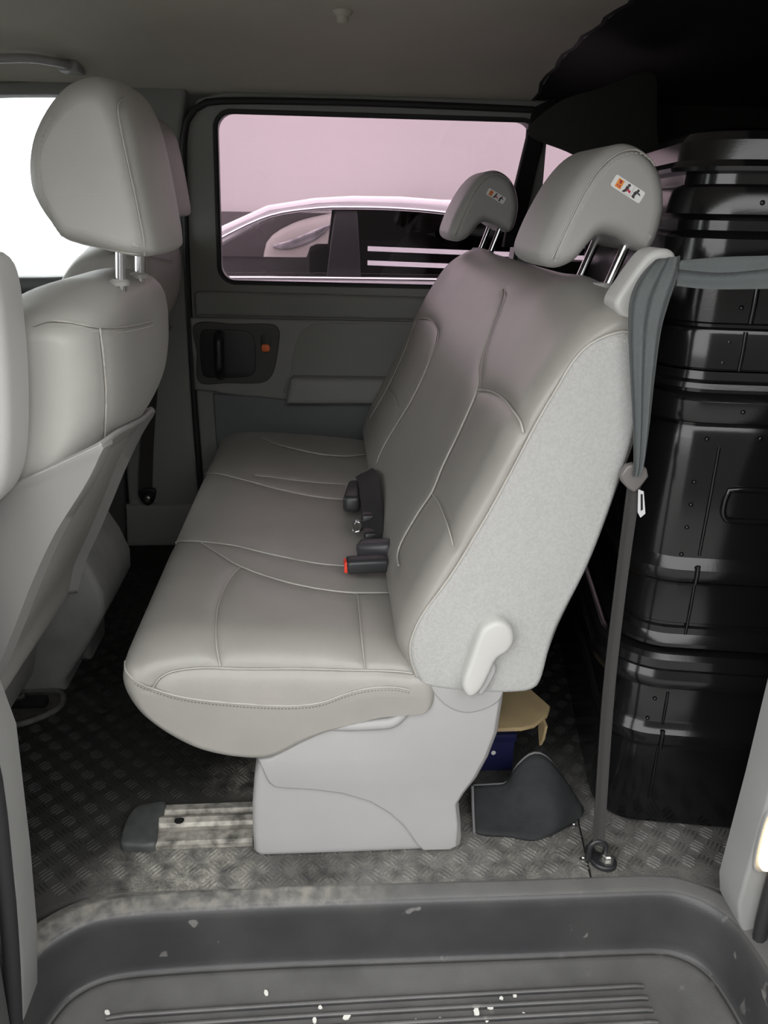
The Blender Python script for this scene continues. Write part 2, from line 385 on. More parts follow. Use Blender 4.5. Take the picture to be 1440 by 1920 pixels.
#SEAMS_BEGIN
SEAMS = {
    'B1': [(0.3167, 1.4107, 0.8644), (0.304, 1.3639, 0.8464), (0.2595, 1.288, 0.7634), (0.2433, 1.2204, 0.729), (0.2193, 1.2008, 0.6749), (0.1877, 1.1874, 0.6074), (0.1683, 1.1677, 0.5683), (0.1489, 1.1777, 0.5294), (0.1244, 1.1802, 0.4803), (0.1145, 1.1679, 0.4573), (0.1132, 1.1314, 0.4542)],
    'B2': [(0.2421, 1.215, 0.7264), (0.2483, 1.1497, 0.7395), (0.2518, 1.0727, 0.746), (0.2516, 1.0133, 0.7445), (0.2557, 0.9808, 0.7367), (0.2586, 0.97, 0.7235)],
    'B3': [(0.1676, 1.1614, 0.5668), (0.1705, 1.1055, 0.5728), (0.1709, 1.0145, 0.5734), (0.174, 0.977, 0.5585)],
    'B4': [(0.2483, 1.7404, 0.7397), (0.2359, 1.6954, 0.7126), (0.21, 1.6678, 0.6542), (0.1819, 1.6635, 0.5956), (0.1456, 1.6864, 0.523), (0.1214, 1.6926, 0.4737), (0.1117, 1.6811, 0.4506)],
    'B5': [(0.2483, 1.7404, 0.7397), (0.2509, 1.7875, 0.7452), (0.2518, 1.8462, 0.7472), (0.2498, 1.9357, 0.7429), (0.2426, 2.0633, 0.727)],
    'B5b': [(0.2426, 2.0633, 0.727), (0.2331, 2.0789, 0.7062), (0.2016, 2.0413, 0.6361), (0.16, 2.0192, 0.5514), (0.115, 2.0485, 0.4586)],
    'B6': [(0.1594, 2.0111, 0.5502), (0.1652, 1.871, 0.562), (0.1643, 1.7652, 0.5602)],
    'C3': [(-0.2967, 1.3897, 0.3854), (-0.2979, 1.3985, 0.3839), (-0.2822, 1.3724, 0.3968), (-0.2471, 1.3466, 0.4072), (-0.1798, 1.3205, 0.4099), (-0.1142, 1.2897, 0.4066), (-0.0509, 1.2671, 0.4013), (-0.0095, 1.2591, 0.3971), (0.0279, 1.2604, 0.3926), (0.0741, 1.265, 0.3858)],
    'C4': [(-0.2395, 1.3391, 0.4081), (-0.2056, 1.2915, 0.4095), (-0.1541, 1.2318, 0.4082), (-0.0877, 1.1875, 0.4036), (-0.0287, 1.1659, 0.3982), (0.0294, 1.1597, 0.3915), (0.0809, 1.1703, 0.384), (0.1349, 1.1856, 0.3757)],
    'C5': [(-0.1559, 1.2299, 0.4083), (-0.1688, 1.1857, 0.4083), (-0.1743, 1.1364, 0.4079), (-0.1759, 1.0758, 0.4074), (-0.1692, 1.0068, 0.399), (-0.1636, 0.9815, 0.383), (-0.1598, 0.9722, 0.3723)],
    'C6': [(0.0469, 1.1593, 0.3892), (0.0478, 1.0856, 0.3885), (0.0484, 1.0151, 0.3842), (0.0517, 0.971, 0.3609)],
    'C7': [(-0.2561, 0.957, 0.3476), (-0.2507, 0.9591, 0.3571), (-0.241, 0.963, 0.3651), (-0.2216, 0.9669, 0.3706), (-0.1827, 0.9704, 0.3718), (-0.1268, 0.9716, 0.3674), (-0.0433, 0.9744, 0.3631), (0.0244, 0.9716, 0.3609), (0.0928, 0.9707, 0.3574), (0.122, 0.9695, 0.3533)],
    'CPIPE': [(-0.3022, 0.9963, 0.3695), (-0.2957, 0.972, 0.3695), (-0.2801, 0.9593, 0.3594), (-0.2544, 0.957, 0.3464), (-0.2101, 0.9568, 0.3303), (-0.1447, 0.9569, 0.3187), (-0.0781, 0.9571, 0.3116), (-0.0341, 0.9574, 0.3117), (-0.0065, 0.9575, 0.3173), (0.0236, 0.9583, 0.329), (0.0576, 0.9588, 0.3368), (0.0925, 0.9593, 0.3373), (0.1172, 0.9585, 0.3323)],
    'C2': [(-0.2993, 1.8087, 0.3814), (-0.2945, 1.8021, 0.3877), (-0.2527, 1.7387, 0.4068), (-0.1846, 1.6779, 0.411), (-0.1061, 1.6259, 0.4076), (-0.0315, 1.5982, 0.4013), (0.0372, 1.5974, 0.3929)],
    'C2b': [(-0.1703, 1.718, 0.4105), (-0.1311, 1.7093, 0.4088), (-0.0843, 1.6984, 0.4056), (-0.0277, 1.6928, 0.4005), (0.0345, 1.7001, 0.393)],
    'C1': [(-0.1826, 2.0435, 0.4077), (-0.1247, 1.9748, 0.406), (-0.0359, 1.9251, 0.3994), (0.016, 1.9211, 0.3937), (0.0511, 1.9316, 0.389), (0.103, 1.9739, 0.3803)],
    'F1': [(-0.3419, 0.9399, 0.8638), (-0.3265, 0.9467, 0.8685), (-0.3035, 0.9509, 0.8668), (-0.275, 0.9724, 0.8576), (-0.2612, 1.0532, 0.8473), (-0.2617, 1.2005, 0.8333)],
    'F2': [(-0.275, 0.9724, 0.8576), (-0.2731, 0.9672, 0.8353), (-0.2735, 0.9671, 0.8092), (-0.2761, 0.9697, 0.7752), (-0.2815, 0.9737, 0.7433), (-0.2889, 0.9849, 0.7155)],
    'FH1': [(-0.2383, 1.0533, 1.1149), (-0.2407, 1.0398, 1.1089), (-0.2418, 1.0332, 1.1009), (-0.2406, 1.0298, 1.0877), (-0.2376, 1.0273, 1.0637), (-0.2337, 1.0268, 1.0348), (-0.2299, 1.0272, 1.0053), (-0.2265, 1.0274, 0.9749), (-0.2248, 1.0277, 0.9533), (-0.2281, 1.0386, 0.9379)],
    'FH2': [(-0.3112, 1.0252, 1.0984), (-0.3232, 1.0221, 1.0784), (-0.3312, 1.0205, 1.0613), (-0.3357, 1.0199, 1.0412), (-0.3367, 1.0198, 1.0209), (-0.3357, 1.0218, 0.9944), (-0.3328, 1.0307, 0.9732), (-0.3258, 1.0353, 0.9595)],
    'FH3': [(-0.3249, 1.0328, 0.9602), (-0.3059, 1.0389, 0.9515), (-0.2876, 1.0414, 0.9472), (-0.2602, 1.0344, 0.9422), (-0.2372, 1.0326, 0.9394), (-0.2176, 1.0828, 0.9369)],
}
#SEAMS_END


# ------------------------------------------------------------------ setting: outside
struct(box('ground', (-30, -30, -.55), (30, 40, -.45), 0, GROUND))
struct(box('wall_outside', (-1.75, 8, -.45), (14, 8.3, 6.5), 0, WALLM))
struct(box('backdrop_strip', (-1.72, 7.92, -.45), (14, 8.0, .93), 0, mat('dark_backdrop', (.11, .105, .105), .9)))  # added dark backdrop, darkens the view through the sedan windows
struct(box('added_shade_wall', (-1.0, -3.6, -.45), (12, -3.4, 2.3), 0, mat('added_wall_dark', (.13, .125, .12), .9)))  # unseen wall added to block low sky and shape the case reflections

# ------------------------------------------------------------------ setting: van shell
def rpoly(pts, r, k=8):
    out = []; n = len(pts)
    for i in range(n):
        a, b, c = Vector(pts[i - 1][:2]), Vector(pts[i][:2]), Vector(pts[(i + 1) % n][:2])
        rr = pts[i][2] if len(pts[i]) > 2 else r
        u = (a - b).normalized(); v = (c - b).normalized(); h = u.angle(v) / 2; d = rr / math.tan(h)
        o = b + (u + v).normalized() * (rr / math.sin(h)); p0 = b + u * d - o; p1 = b + v * d - o; t = p0.angle(p1)
        for q in range(k + 1):
            f = q / k; out.append(tuple(o + (p0 * math.sin((1 - f) * t) + p1 * math.sin(f * t)) / math.sin(t)))
    return out
WINR = rpoly([(-.286, 1.226), (-.300, .793), (.530, .783), (.580, 1.223)], .045)
LWIN = [(-1.35, 1.268), (-1.42, 1.2), (-1.5, .86), (-1.46, .80), (-1.2, .797), (-.8, .80), (-.64, .806), (-.600, .823), (-.578, .86), (-.60, 1.0), (-.635, 1.2), (-.66, 1.27), (-.70, 1.276), (-.80, 1.277)]
QWIN = [(.60, .86), (.58, 1.0), (.585, 1.20), (.62, 1.22), (.86, 1.21), (.90, 1.15), (.91, .88), (.88, .86)]
struct(plate('wall_far', [(-1.78, -.05), (.565, -.05), (.565, 1.36), (-1.78, 1.36)], MY, 2.36, 2.30, 0, STEELP, holes=[WINR, LWIN]))
struct(plate('wall_cargo', [(.565, -.05), (2.05, -.05), (2.05, 1.40), (.565, 1.40)], MY, 2.36, 2.29, 0, CARGO, holes=[QWIN]))

def floor_outline():
    edge = [(-.55, .80), (-.50, .845), (-.452, .885), (-.412, .907), (-.369, .919), (-.3, .921), (-.187, .917), (.081, .909), (.407, .902), (.50, .901), (.545, .897), (.6, .88), (.635, .853), (.665, .80)]
    e = [(v.x, v.y) for v in crom(edge, 60, False)]
    return e
WELL = floor_outline()
fl = struct(plate('floor', [(-1.78, 2.31), (-1.78, .50), (-.55, .50)] + WELL + [(.665, .50), (2.05, .50), (2.05, 2.31)], MZ, -.03, 0, 0, FLOORM))
def tread_ribs():
    vs = []; fs = []; c = .0290; L = .0128
    for i in range(-24, 30):
        for j in range(0, 40):
            cx = i * c + .008; cy = .93 + j * c
            if j < 0 or not (-.66 < cx < .75): continue
            if cy > 1.62 and cx > -.2: continue
            eb = interp(cx, WELL)
            if cy < eb + .012: continue
            if -.36 < cx < -.12 and 1.0 < cy < 1.105: continue
            if cx > .62 and cy < .9: continue
            an = math.radians(47 if (i + j) % 2 else -43)
            t = Vector((math.cos(an), math.sin(an))); u = Vector((-t.y, t.x))
            for k in range(4):
                o = Vector((cx, cy)) + u * (k - 1.5) * .0066 + t * random.uniform(-.0006, .0006)
                l = L * (.8 if k in (0, 3) else 1); wv = .0018; h = .0028; b = len(vs)
                for q in (o - t * l, o + u * wv - t * l * .6, o + u * wv + t * l * .6, o + t * l, o - u * wv + t * l * .6, o - u * wv - t * l * .6):
                    vs.append((q.x, q.y, -.0004))
                for q in (o - t * l * .6, o + t * l * .6): vs.append((q.x, q.y, h))
                fs += [(b, b + 6, b + 1), (b + 1, b + 6, b + 7, b + 2), (b + 2, b + 7, b + 3), (b + 3, b + 7, b + 4), (b + 4, b + 7, b + 6, b + 5), (b + 5, b + 6, b)]
    o = mesh('tread_ribs', vs, fs, FLOORM, fl, smooth=True, angle=20, recalc=False); o['kind'] = 'stuff'
tread_ribs()
tube('mat_joint', [(.436, 1.04, 0), (.431, 1.02, .0006), (.415, .905, .0006)], .0016, BLACKM, fl, seg=6)
for p in ((.42, 1.015), (.413, .941)): lathe('screw', [(.0055, 0), (.0055, .0022), (.004, .003), (.0022, .0015)], STEEL, fl, loc=(p[0], p[1], 0), seg=10)

# ceiling: headliner over the cabin, black bare roof over the cargo bay
CEIL = [(.50, 1.27), (.56, 1.30), (.7, 1.325), (.95, 1.345), (1.3, 1.355), (1.6, 1.352), (1.9, 1.338), (2.05, 1.322), (2.15, 1.302), (2.22, 1.280), (2.27, 1.267), (2.31, 1.263)]
def sheet(name, x0, x1, prof, th, m):
    p = [(v.x, v.y) for v in crom(prof, 50, False)]
    return plate(name, p + [(a, b + th) for a, b in p[::-1]], MX, x0, x1, 0, m, angle=60)
ceil = struct(sheet('ceiling', -1.78, .556, CEIL, .05, LINER))
struct(sheet('ceiling_cargo', .556, 2.05, [(a, b + .004) for a, b in CEIL], .05, CARGO))
o = struct(tube('trim_3', [(.553 + .006 * math.sin(i * 1.9), a, b + .006) for i, (a, b) in enumerate([(v.x, v.y) for v in crom(CEIL[3:], 30, False)])], .0085, RUBBER, seg=6))
lathe('coat_button', [(.020, .014), (.020, .008), (.017, .004), (.012, .001), (.011, -.006), (.009, -.010), (.004, -.012)], LINER, ceil, loc=(.037, 1.73, 1.338))
# front, rear and near walls (mostly outside the picture; they shade the cabin)
struct(plate('wall_front', [(.5, -.05), (2.36, -.05), (2.36, 1.40), (.5, 1.40)], MX, -1.84, -1.78, 0, TRIMD, holes=[[(.62, .72), (2.22, .72), (2.18, 1.22), (.68, 1.22)]]))
struct(box('window_3', (-1.82, .6, .70), (-1.812, 2.24, 1.24), 0, GLASS_C))
struct(box('wall_rear', (2.05, .5, -.05), (2.1, 2.36, 1.42), 0, CARGO))
struct(plate('wall_near_front', [(-1.78, -.5), (-.50, -.5), (-.50, 1.30), (-1.78, 1.30)], MY, .56, .50, 0, TRIMD, holes=[[(-1.5, .78), (-.62, .78), (-.64, 1.24), (-1.35, 1.24)]]))
struct(plate('window_5', [(-1.5, .78), (-.62, .78), (-.64, 1.24), (-1.35, 1.24)], MY, .532, .528, 0, glass('dimming_glass', (.62, .62, .63))))  # unseen pane, its tint added to cut light on the front seats
struct(box('wall_near_rear', (.70, .44, -.5), (2.1, .52, 1.34), 0, CARGO))

# pillars at both ends of the door opening
t1 = struct(plate('trim_1', [(-.421, -.035), (-.405, .08), (-.393, .22), (-.381, .41), (-.40, .55), (-.42, 1.0), (-.44, 1.30), (-.56, 1.30), (-.55, -.035), (-.44, -.075)], MY, .80, .745, .006, PILLAR))
tube('door_seal', [(-.436, .735, -.10), (-.428, .735, -.03), (-.412, .735, .1), (-.40, .735, .22), (-.388, .735, .42), (-.41, .735, .6), (-.44, .735, 1.28)], .011, RUBBER, t1, n=30)
plate('outer_sill', [(-.43, -.12), (-.415, .2), (-.40, .42), (-.50, .42), (-.52, -.3), (-.435, -.3)], MY, .72, .66, .006, SILLM, t1)
t2 = struct(plate('trim_2', [(.603, .60), (.602, .245), (.599, .10), (.598, .05), (.606, .012), (.628, -.03), (.645, -.032), (.72, -.032), (.72, 1.30), (.66, 1.30), (.64, .9)], MY, .86, .80, .006, PILLAR))
tube('door_seal', [(.636, .785, -.12), (.634, .785, -.03), (.630, .785, .05), (.632, .785, .2), (.645, .785, .5), (.67, .785, 1.28)], .010, RUBBER, t2, n=30)
plate('outer_sill', [(.65, -.3), (.645, .3), (.75, .3), (.75, -.3)], MY, .78, .70, .006, SILLM, t2)

# ------------------------------------------------------------------ sliding door on the far side with its window
door = struct(plate('door_1', [(-.384, .02), (.60, .02), (.60, .3), (.60, 1.0), (.60, 1.27), (-.25, 1.27), (-.325, 1.25), (-.356, 1.21), (-.366, 1.14), (-.373, 1.0), (-.388, .7)], MY, 2.288, 2.262, .008, TRIM,
              holes=[[(v.x, v.y) for v in inset(ccw(WINR), -.001)]], hr=.004))
struct(plate('window_1', WINR, MY, 2.285, 2.280, 0, GLASS_P))
tube('window_gasket', [(a, 2.268, b) for a, b in WINR], .0085, RUBBER, door, closed=True, flat=((0, 1, 0), .6))
SEAL = [(-.392, .02), (-.393, .265), (-.392, .447), (-.389, .618), (-.383, .837), (-.375, 1.05), (-.367, 1.155), (-.350, 1.208), (-.315, 1.236), (-.257, 1.246), (0, 1.25), (.268, 1.249), (.555, 1.245)]
tube('door_seal', [(a, 2.258, b) for a, b in SEAL], .0085, RUBBER, door, n=60)
plate('belt_trim', [(-.37, .705), (-.37, .765), (-.36, .772), (.52, .757), (.52, .695), (.2, .697)], MY, 2.266, 2.250, .010, TRIM, door)
plate('middle_panel', [(-.385, .70), (.5, .69), (.5, .458), (.10, .458), (-.10, .459), (-.14, .462), (-.2, .468), (-.30, .478), (-.335, .487), (-.388, .492)], MY, 2.266, 2.246, .010, TRIML, door)
plate('armrest_recess', crom([(-.108, .475), (-.106, .542), (-.096, .61), (-.075, .66), (-.04, .684), (.02, .688), (.25, .686), (.5, .684), (.5, .465), (.2, .47)], 60, True), MY, 2.249, 2.2445, .003, TRIM, door)
plate('armrest', [(-.122, .459), (-.107, .530), (-.098, .538), (.45, .532), (.45, .459)], MY, 2.25, 2.195, .018, TRIML, door)
plate('lower_panel', [(-.335, .02), (-.335, .48), (.5, .455), (.5, .02)], MY, 2.268, 2.252, .006, STEELP, door)
plate('handle_bezel', crom([(-.372, .60), (-.370, .683), (-.26, .684), (-.17, .685), (-.145, .68), (-.134, .662), (-.139, .619), (-.151, .56), (-.168, .528), (-.20, .514), (-.29, .514), (-.372, .517)], 60, True), MY, 2.25, 2.240, .004, TRIMD, door)
plate('handle_recess', crom([(-.362, .60), (-.356, .66), (-.33, .668), (-.25, .667), (-.215, .657), (-.205, .63), (-.207, .56), (-.222, .537), (-.26, .531), (-.33, .531), (-.358, .54)], 50, True), MY, 2.243, 2.2375, .002, BLACK, door)
tube('door_handle', [(-.304, 2.238, .655), (-.304, 2.212, .645), (-.305, 2.205, .60), (-.307, 2.208, .56), (-.308, 2.238, .535)], .0125, BLACK, door, n=24, seg=12)
plate('lock_slot', crom([(-.188, .612), (-.187, .65), (-.175, .656), (-.162, .65), (-.162, .612), (-.175, .605)], 20, True), MY, 2.241, 2.2385, .001, BLACK, door)
plate('lock_switch', crom([(-.187, .612), (-.187, .622), (-.183, .627), (-.167, .627), (-.163, .622), (-.163, .612), (-.167, .607), (-.183, .607)], 24, True), MY, 2.241, 2.233, .003, ORANGE, door)

# far side ahead of the sliding door: pillar trim and front door
pil = struct(plate('trim_4', [(-.62, .0), (-.40, .0), (-.399, .5), (-.392, .75), (-.384, 1.0), (-.376, 1.15), (-.35, 1.275), (-.665, 1.30), (-.64, 1.2), (-.61, 1.0), (-.582, .86), (-.60, .60)], MY, 2.298, 2.255, .012, TRIM))
plate('pillar_foot', [(-.63, .0), (-.40, .0), (-.402, .13), (-.43, .135), (-.62, .135)], MY, 2.26, 2.235, .01, TRIML, pil)
d2 = struct(plate('door_2', [(-1.7, .02), (-.63, .02), (-.61, .6), (-.585, .78), (-.60, .80), (-.64, .79), (-1.4, .785), (-1.7, .785)], MY, 2.298, 2.262, .01, TRIMD))
tube('sill_pad', [(-1.5, 2.262, .79), (-.9, 2.262, .783), (-.68, 2.262, .790), (-.62, 2.264, .81), (-.588, 2.268, .852)], .020, STEELP, d2, n=40, seg=12)
tube('sill_edge', [(-1.5, 2.255, .752), (-.8, 2.255, .754), (-.64, 2.256, .757)], .006, TRIML, d2, n=20)
struct(plate('window_2', LWIN, MY, 2.335, 2.33, 0, GLASS_C))
# quarter window beyond the cargo bay's black lining
struct(plate('window_4', QWIN, MY, 2.335, 2.33, 0, GLASS_P))
struct(plate('trim_5', [(.553, 1.25), (.532, 1.137), (.512, 1.03), (.495, .90), (.54, .90), (.556, 1.002), (.574, 1.12), (.61, 1.275)], MY, 2.262, 2.235, .004, BLACKM))

# ------------------------------------------------------------------ entry step
def entry_step():
    root = thing('entry_step', 'dark grey moulded plastic entry step below the ribbed rubber floor', 'step', (.1, .7, -.12))
    N = 140
    E = crom([(-.47, .45), (-.468, .60), (-.466, .74), (-.458, .80), (-.436, .85), (-.405, .88), (-.37, .898), (-.33, .906), (-.25, .910), (-.1, .911), (.081, .908), (.3, .904), (.45, .902), (.52, .900), (.56, .892), (.6, .868), (.628, .83), (.640, .78), (.644, .70), (.646, .55), (.647, .45)], N, False)
    vs = []; fs = []
    rings = [(-.02, -.006), (-.001, .0012), (.001, .0008), (.014, -.0035), (.021, -.006), (.0255, -.0095), (.0285, -.0155), (.030, -.025), (.032, -.06), (.0345, -.100), (.0365, -.111), (.040, -.1165), (.045, -.1165), (.0485, -.1135), (.052, -.112), (.058, -.1125), (.075, -.1165), (.11, -.119)]
    nr = []
    for i, p in enumerate(E):
        t = (E[min(i + 1, N - 1)] - E[max(i - 1, 0)]).normalized(); nr.append(Vector((t.y, -t.x)))
    for d, z in rings:
        for p, q in zip(E, nr): a = p + q * d; vs.append((a.x, a.y, z))
    for r_ in range(len(rings) - 1):
        for i in range(N - 1): fs.append((r_ * N + i, r_ * N + i + 1, (r_ + 1) * N + i + 1, (r_ + 1) * N + i))
    b = (len(rings) - 1) * N; pl = [Vector((vs[b + i][0], vs[b + i][1], 0)) for i in range(N)]
    for t in tessellate_polygon([pl]): fs.append(tuple(b + i for i in t))
    mesh('step_well', vs, fs, STEP, root, angle=60)
    for k, y in enumerate((.805, .786, .767, .748, .729, .710)):
        tube('grip_rib', [(-.335 + .004 * k, y - .004, -.1185), (-.33, y - .003, -.1165), (.0, y, -.1165), (.47, y - .002, -.1165), (.478, y - .002, -.1185)], .0042, STEP, root, seg=8, n=14)
    return root
entry_step()
FL = [(.275, .799), (.254, .796), (.282, .767), (.235, .784), (.212, .776), (.018, .781), (-.021, .798), (-.029, .778), (-.103, .825), (.12, .769), (-.335, .808), (.156, .769), (.225, .764)]
def flake_mesh(s):
    vs = []; n_ = 7
    for h in (0, .0022 * s):
        for i in range(n_):
            a = 2 * math.pi * i / n_ + .3; r_ = .0052 * s * (.65 + .5 * random.random()); vs.append((r_ * math.cos(a), .8 * r_ * math.sin(a), h))
    fs = [tuple(range(n_))[::-1], tuple(range(n_, 2 * n_))] + [(i, (i + 1) % n_, n_ + (i + 1) % n_, n_ + i) for i in range(n_)]
    me = bpy.data.meshes.new('paint_flake'); me.from_pydata(vs, [], fs); me.update(); return me
FLAKE = mat('flake_white', (.72, .71, .66), .8)
FM = [flake_mesh(s) for s in (1, .75, 1.25)]
for q in FM: q.materials.append(FLAKE)
ORD = ['leftmost'] + [a + '-from-left' for a in 'second third fourth fifth sixth seventh eighth ninth tenth eleventh'.split()] + ['second-from-right', 'rightmost']
for i, (x, y) in enumerate(FL):
    o = bpy.data.objects.new('paint_flake', FM[(1, 1, 0, 2, 2, 2, 1, 0, 0, 1, 0, 1, 1)[i]]); COL.objects.link(o)
    o.location = (x, y, -.117); o.rotation_euler = (0, 0, random.uniform(0, 6))
    rank = sorted(FL, key=lambda q: q[0]).index((x, y))
    tag(o, ORD[rank] + ' white paint flake on the entry step', 'flake', 'white paint flakes on the entry step')

# courtesy lamp in the rear door pillar
lamp = thing('courtesy_lamp', 'small lit warm courtesy lamp set in the door pillar at right edge', 'lamp', (.612, .79, .10))
plate('lamp_housing', crom([(.603, .13), (.603, .22), (.618, .235), (.64, .22), (.64, .13), (.618, .115)], 30, True), MY, .802, .796, .002, PILLAR, lamp)
LENS = mat('lamp_lens', (1, .85, .6), .3, emit=((1, .72, .36), 9))
plate('lamp_lens', crom([(.608, .14), (.607, .21), (.619, .226), (.634, .21), (.634, .14), (.619, .124)], 30, True), MY, .797, .786, .005, LENS, lamp)

# ------------------------------------------------------------------ seat rail on the floor
rail = thing('seat_rail', 'grimy metal seat rail with dark end cap sunk in the rubber floor', 'rail', (-.2, 1.05, 0))
RAILM = mat('rail_metal', (.50, .475, .42), .5, metal=.25, mottle=.6, mscale=42, c2=(.10, .095, .085), bump=.3, bscale=150)
plate('rail_channel', [(1.000, .001), (1.000, .010), (1.006, .013), (1.026, .013), (1.032, .006), (1.044, .006), (1.048, .012), (1.058, .015), (1.064, .013), (1.067, .006), (1.075, .005), (1.079, .012), (1.092, .012), (1.097, .001)], MX, -.133, -.300, 0, RAILM, rail, angle=25)
plate('end_cap', crom([(-.292, 1.0), (-.296, 1.05), (-.292, 1.096), (-.325, 1.096), (-.343, 1.088), (-.352, 1.06), (-.353, 1.025), (-.349, 1.004), (-.335, .999)], 50, True), MZ, 0, .017, .006, mat('cap_rubber', (.075, .08, .078), .55, mottle=.4, mscale=40, bump=.2), rail)
lathe('rail_slot', [(.0085, 0), (.0085, .0008), (.006, .0012)], BLACKM, rail, loc=(-.262, 1.052, .0135), seg=10)

# ------------------------------------------------------------------ bench seat
bench = thing('bench_seat', 'grey vinyl three-place bench seat with fabric side and plastic foot', 'seat', (.1, 1.5, 0))
CP = [(.15, .365), (.09, .38), (0, .392), (-.1, .401), (-.18, .405), (-.24, .403), (-.275, .395), (-.298, .38), (-.307, .355), (-.300, .325), (-.278, .29), (-.245, .255), (-.20, .228), (-.14, .212), (-.09, .212), (-.04, .238), (.02, .265), (.08, .287), (.15, .30)]
CY0, CY1 = .957, 2.175
DROP = [(-.31, .0), (-.285, .03), (-.25, .052), (-.2, .068), (-.1, .082), (-.03, .082), (.03, .06), (.07, .047), (.13, .045)]
def cush_warp(x, y, z):
    for e, sg in ((CY0, 1), (CY1, -1)):
        t = (y - e) * sg
        if t < .09:
            u = 1 - max(t, 0) / .09; q = 1 - math.sqrt(max(1 - u * u, 0))
            wt = smooth01((z - .25) / .13); z2 = z - interp(x, DROP) * q * wt
            z = max(z2, .235) if z > .3 else z2
        if t < .07:
            u = 1 - max(t, 0) / .07; q = 1 - math.sqrt(max(1 - u * u, 0)); x += .016 * q * smooth01((-.1 - x) / .2)
    return (x, y, z + .006 * math.exp(-((y - 1.57) / .5) ** 2) * smooth01((z - .35) / .05))
def cush_ins(y):
    t = min(y - CY0, CY1 - y)
    if t >= .02: return 0
    u = 1 - max(t, 0) / .02; return .014 * (1 - math.sqrt(max(1 - u * u, 0)))
cushion = extrude('cushion', CP, ylist(CY0, CY1, .10, 150, 22), VINYL, bench, N=230, warp=cush_warp, ins=cush_ins, tree=seam_tree(['C1', 'C2', 'C2b', 'C3', 'C4', 'C5', 'C6', 'C7']), gd=.0022, gw=.005)
for k in ('C1', 'C2', 'C3', 'C4', 'C7', 'CPIPE'): seam_tube('seam', k, cushion)
for k in ('C2b', 'C5', 'C6'): seam_tube('seam', k, cushion, .0010)
if SEAMS.get('CPIPE'): stitches('stitching', [Vector(p) + Vector((0, -.001, -.005)) for p in SEAMS['CPIPE']], mat('dark_thread', (.16, .15, .14), .8), cushion, .005, .003, .0006)

BP = [(.13, .335), (.107, .37), (.10, .41), (.120, .47), (.162, .555), (.206, .645), (.244, .73), (.278, .80), (.312, .858), (.342, .888), (.372, .902), (.400, .898), (.420, .875), (.428, .83), (.428, .74), (.407, .634), (.382, .528), (.347, .424), (.327, .345), (.30, .318), (.20, .322)]
BY0, BY1 = .968, 2.17
def back_warp(x, y, z):
    for e, sg in ((BY0, 1), (BY1, -1)):
        t = (y - e) * sg
        if t < .22: z -= .016 * smooth01((z - .7) / .2) * (1 - smooth01(t / .22))
    # two shallow headrest humps
    z += .006 * smooth01((z - .82) / .06) * (math.exp(-((y - 1.17) / .09) ** 2) + math.exp(-((y - 2.0) / .09) ** 2))
    return (x, y, z)
backrest = extrude('backrest', BP, ylist(BY0, BY1, .06, 130, 14), VINYL, bench, N=240, warp=back_warp, ins=round_end(BY0, BY1, .05, .022), tree=seam_tree(['B1', 'B2', 'B3', 'B4', 'B5', 'B5b', 'B6']), gd=.0024, gw=.0055)
for k in ('B1', 'B2', 'B4', 'B5'): seam_tube('seam', k, backrest)
for k in ('B3', 'B5b', 'B6'): seam_tube('seam', k, backrest, .0011)
SIDE = [(.129, .350), (.119, .38), (.118, .412), (.134, .456), (.177, .527), (.230, .635), (.272, .733), (.296, .783), (.313, .817), (.332, .840), (.357, .853), (.383, .857), (.396, .838), (.404, .804), (.409, .732), (.392, .634), (.367, .528), (.331, .424), (.318, .341), (.305, .322), (.285, .318), (.242, .318), (.184, .324), (.142, .334)]
sp = plate('side_panel', SIDE, MY, .99, .960, .010, FABRIC, bench, n=130)
SC = [(v.x, v.y) for v in crom(SIDE, 130, True)]
edge = [v for v in inset(ccw(SIDE), .007)]
ee = [(a.x, .9605, a.y) for a in crom(edge, 200, True)]
front = [p for p in ee if (p[0] < .39 and (p[2] - .30) > 1.42 * (p[0] - .12) - .0)]
front.sort(key=lambda p: p[2] + p[0])
stitches('stitching', front, STITCH, sp, .0075, .004, .0009)
tube('seam', [(a.x, .966, a.y) for a in inset(crom([(p[0], p[1]) for p in SIDE[:14]], 60, False), 0)], .0022, SEAM, sp, seg=6)

BASE = [(-.110, .213), (-.121, .166), (-.127, .109), (-.129, .058), (-.129, .014), (-.119, .003), (.03, .001), (.20, .001), (.214, .006), (.216, .02), (.213, .053), (.207, .098), (.216, .117), (.234, .147), (.250, .188), (.262, .236), (.266, .308), (.262, .335), (.20, .36), (.148, .358), (.129, .343), (.126, .315), (.112, .297), (.082, .297), (.0, .27), (-.075, .228), (-.096, .215)]
base = plate('foot_cover', BASE, MY, 1.06, .972, .012, PLASTIC, bench)
UP = [(-.112, .205), (-.103, .172), (-.098, .160), (-.090, .151), (-.078, .148), (-.032, .143), (.017, .133), (.06, .115), (.091, .091), (.114, .065), (.127, .044), (.138, .023), (.150, .008), (.195, .007), (.207, .014), (.207, .06), (.201, .103), (.210, .124), (.227, .154), (.243, .195), (.255, .242), (.259, .31), (.245, .345), (.15, .347), (.133, .34), (.131, .321), (.115, .297), (.082, .292), (.002, .264), (-.072, .221), (-.093, .208)]
plate('upper_panel', UP, MY, .975, .966, .005, PLASTIC, base)
tube('ledge', [(-.02, .976, .262), (.03, .968, .266), (.072, .966, .268), (.095, .966, .272), (.112, .970, .290), (.125, .98, .318)], .010, PLASTIC, base, n=40, seg=10)
plate('pivot_cover', crom([(.147, .36), (.149, .334), (.163, .309), (.185, .290), (.209, .283), (.235, .289), (.255, .303), (.261, .325), (.25, .36)], 50, True), MY, .97, .9625, .004, PLASTIC, base)
far_foot = base.copy(); COL.objects.link(far_foot); far_foot.location = (0, 1.02, 0)
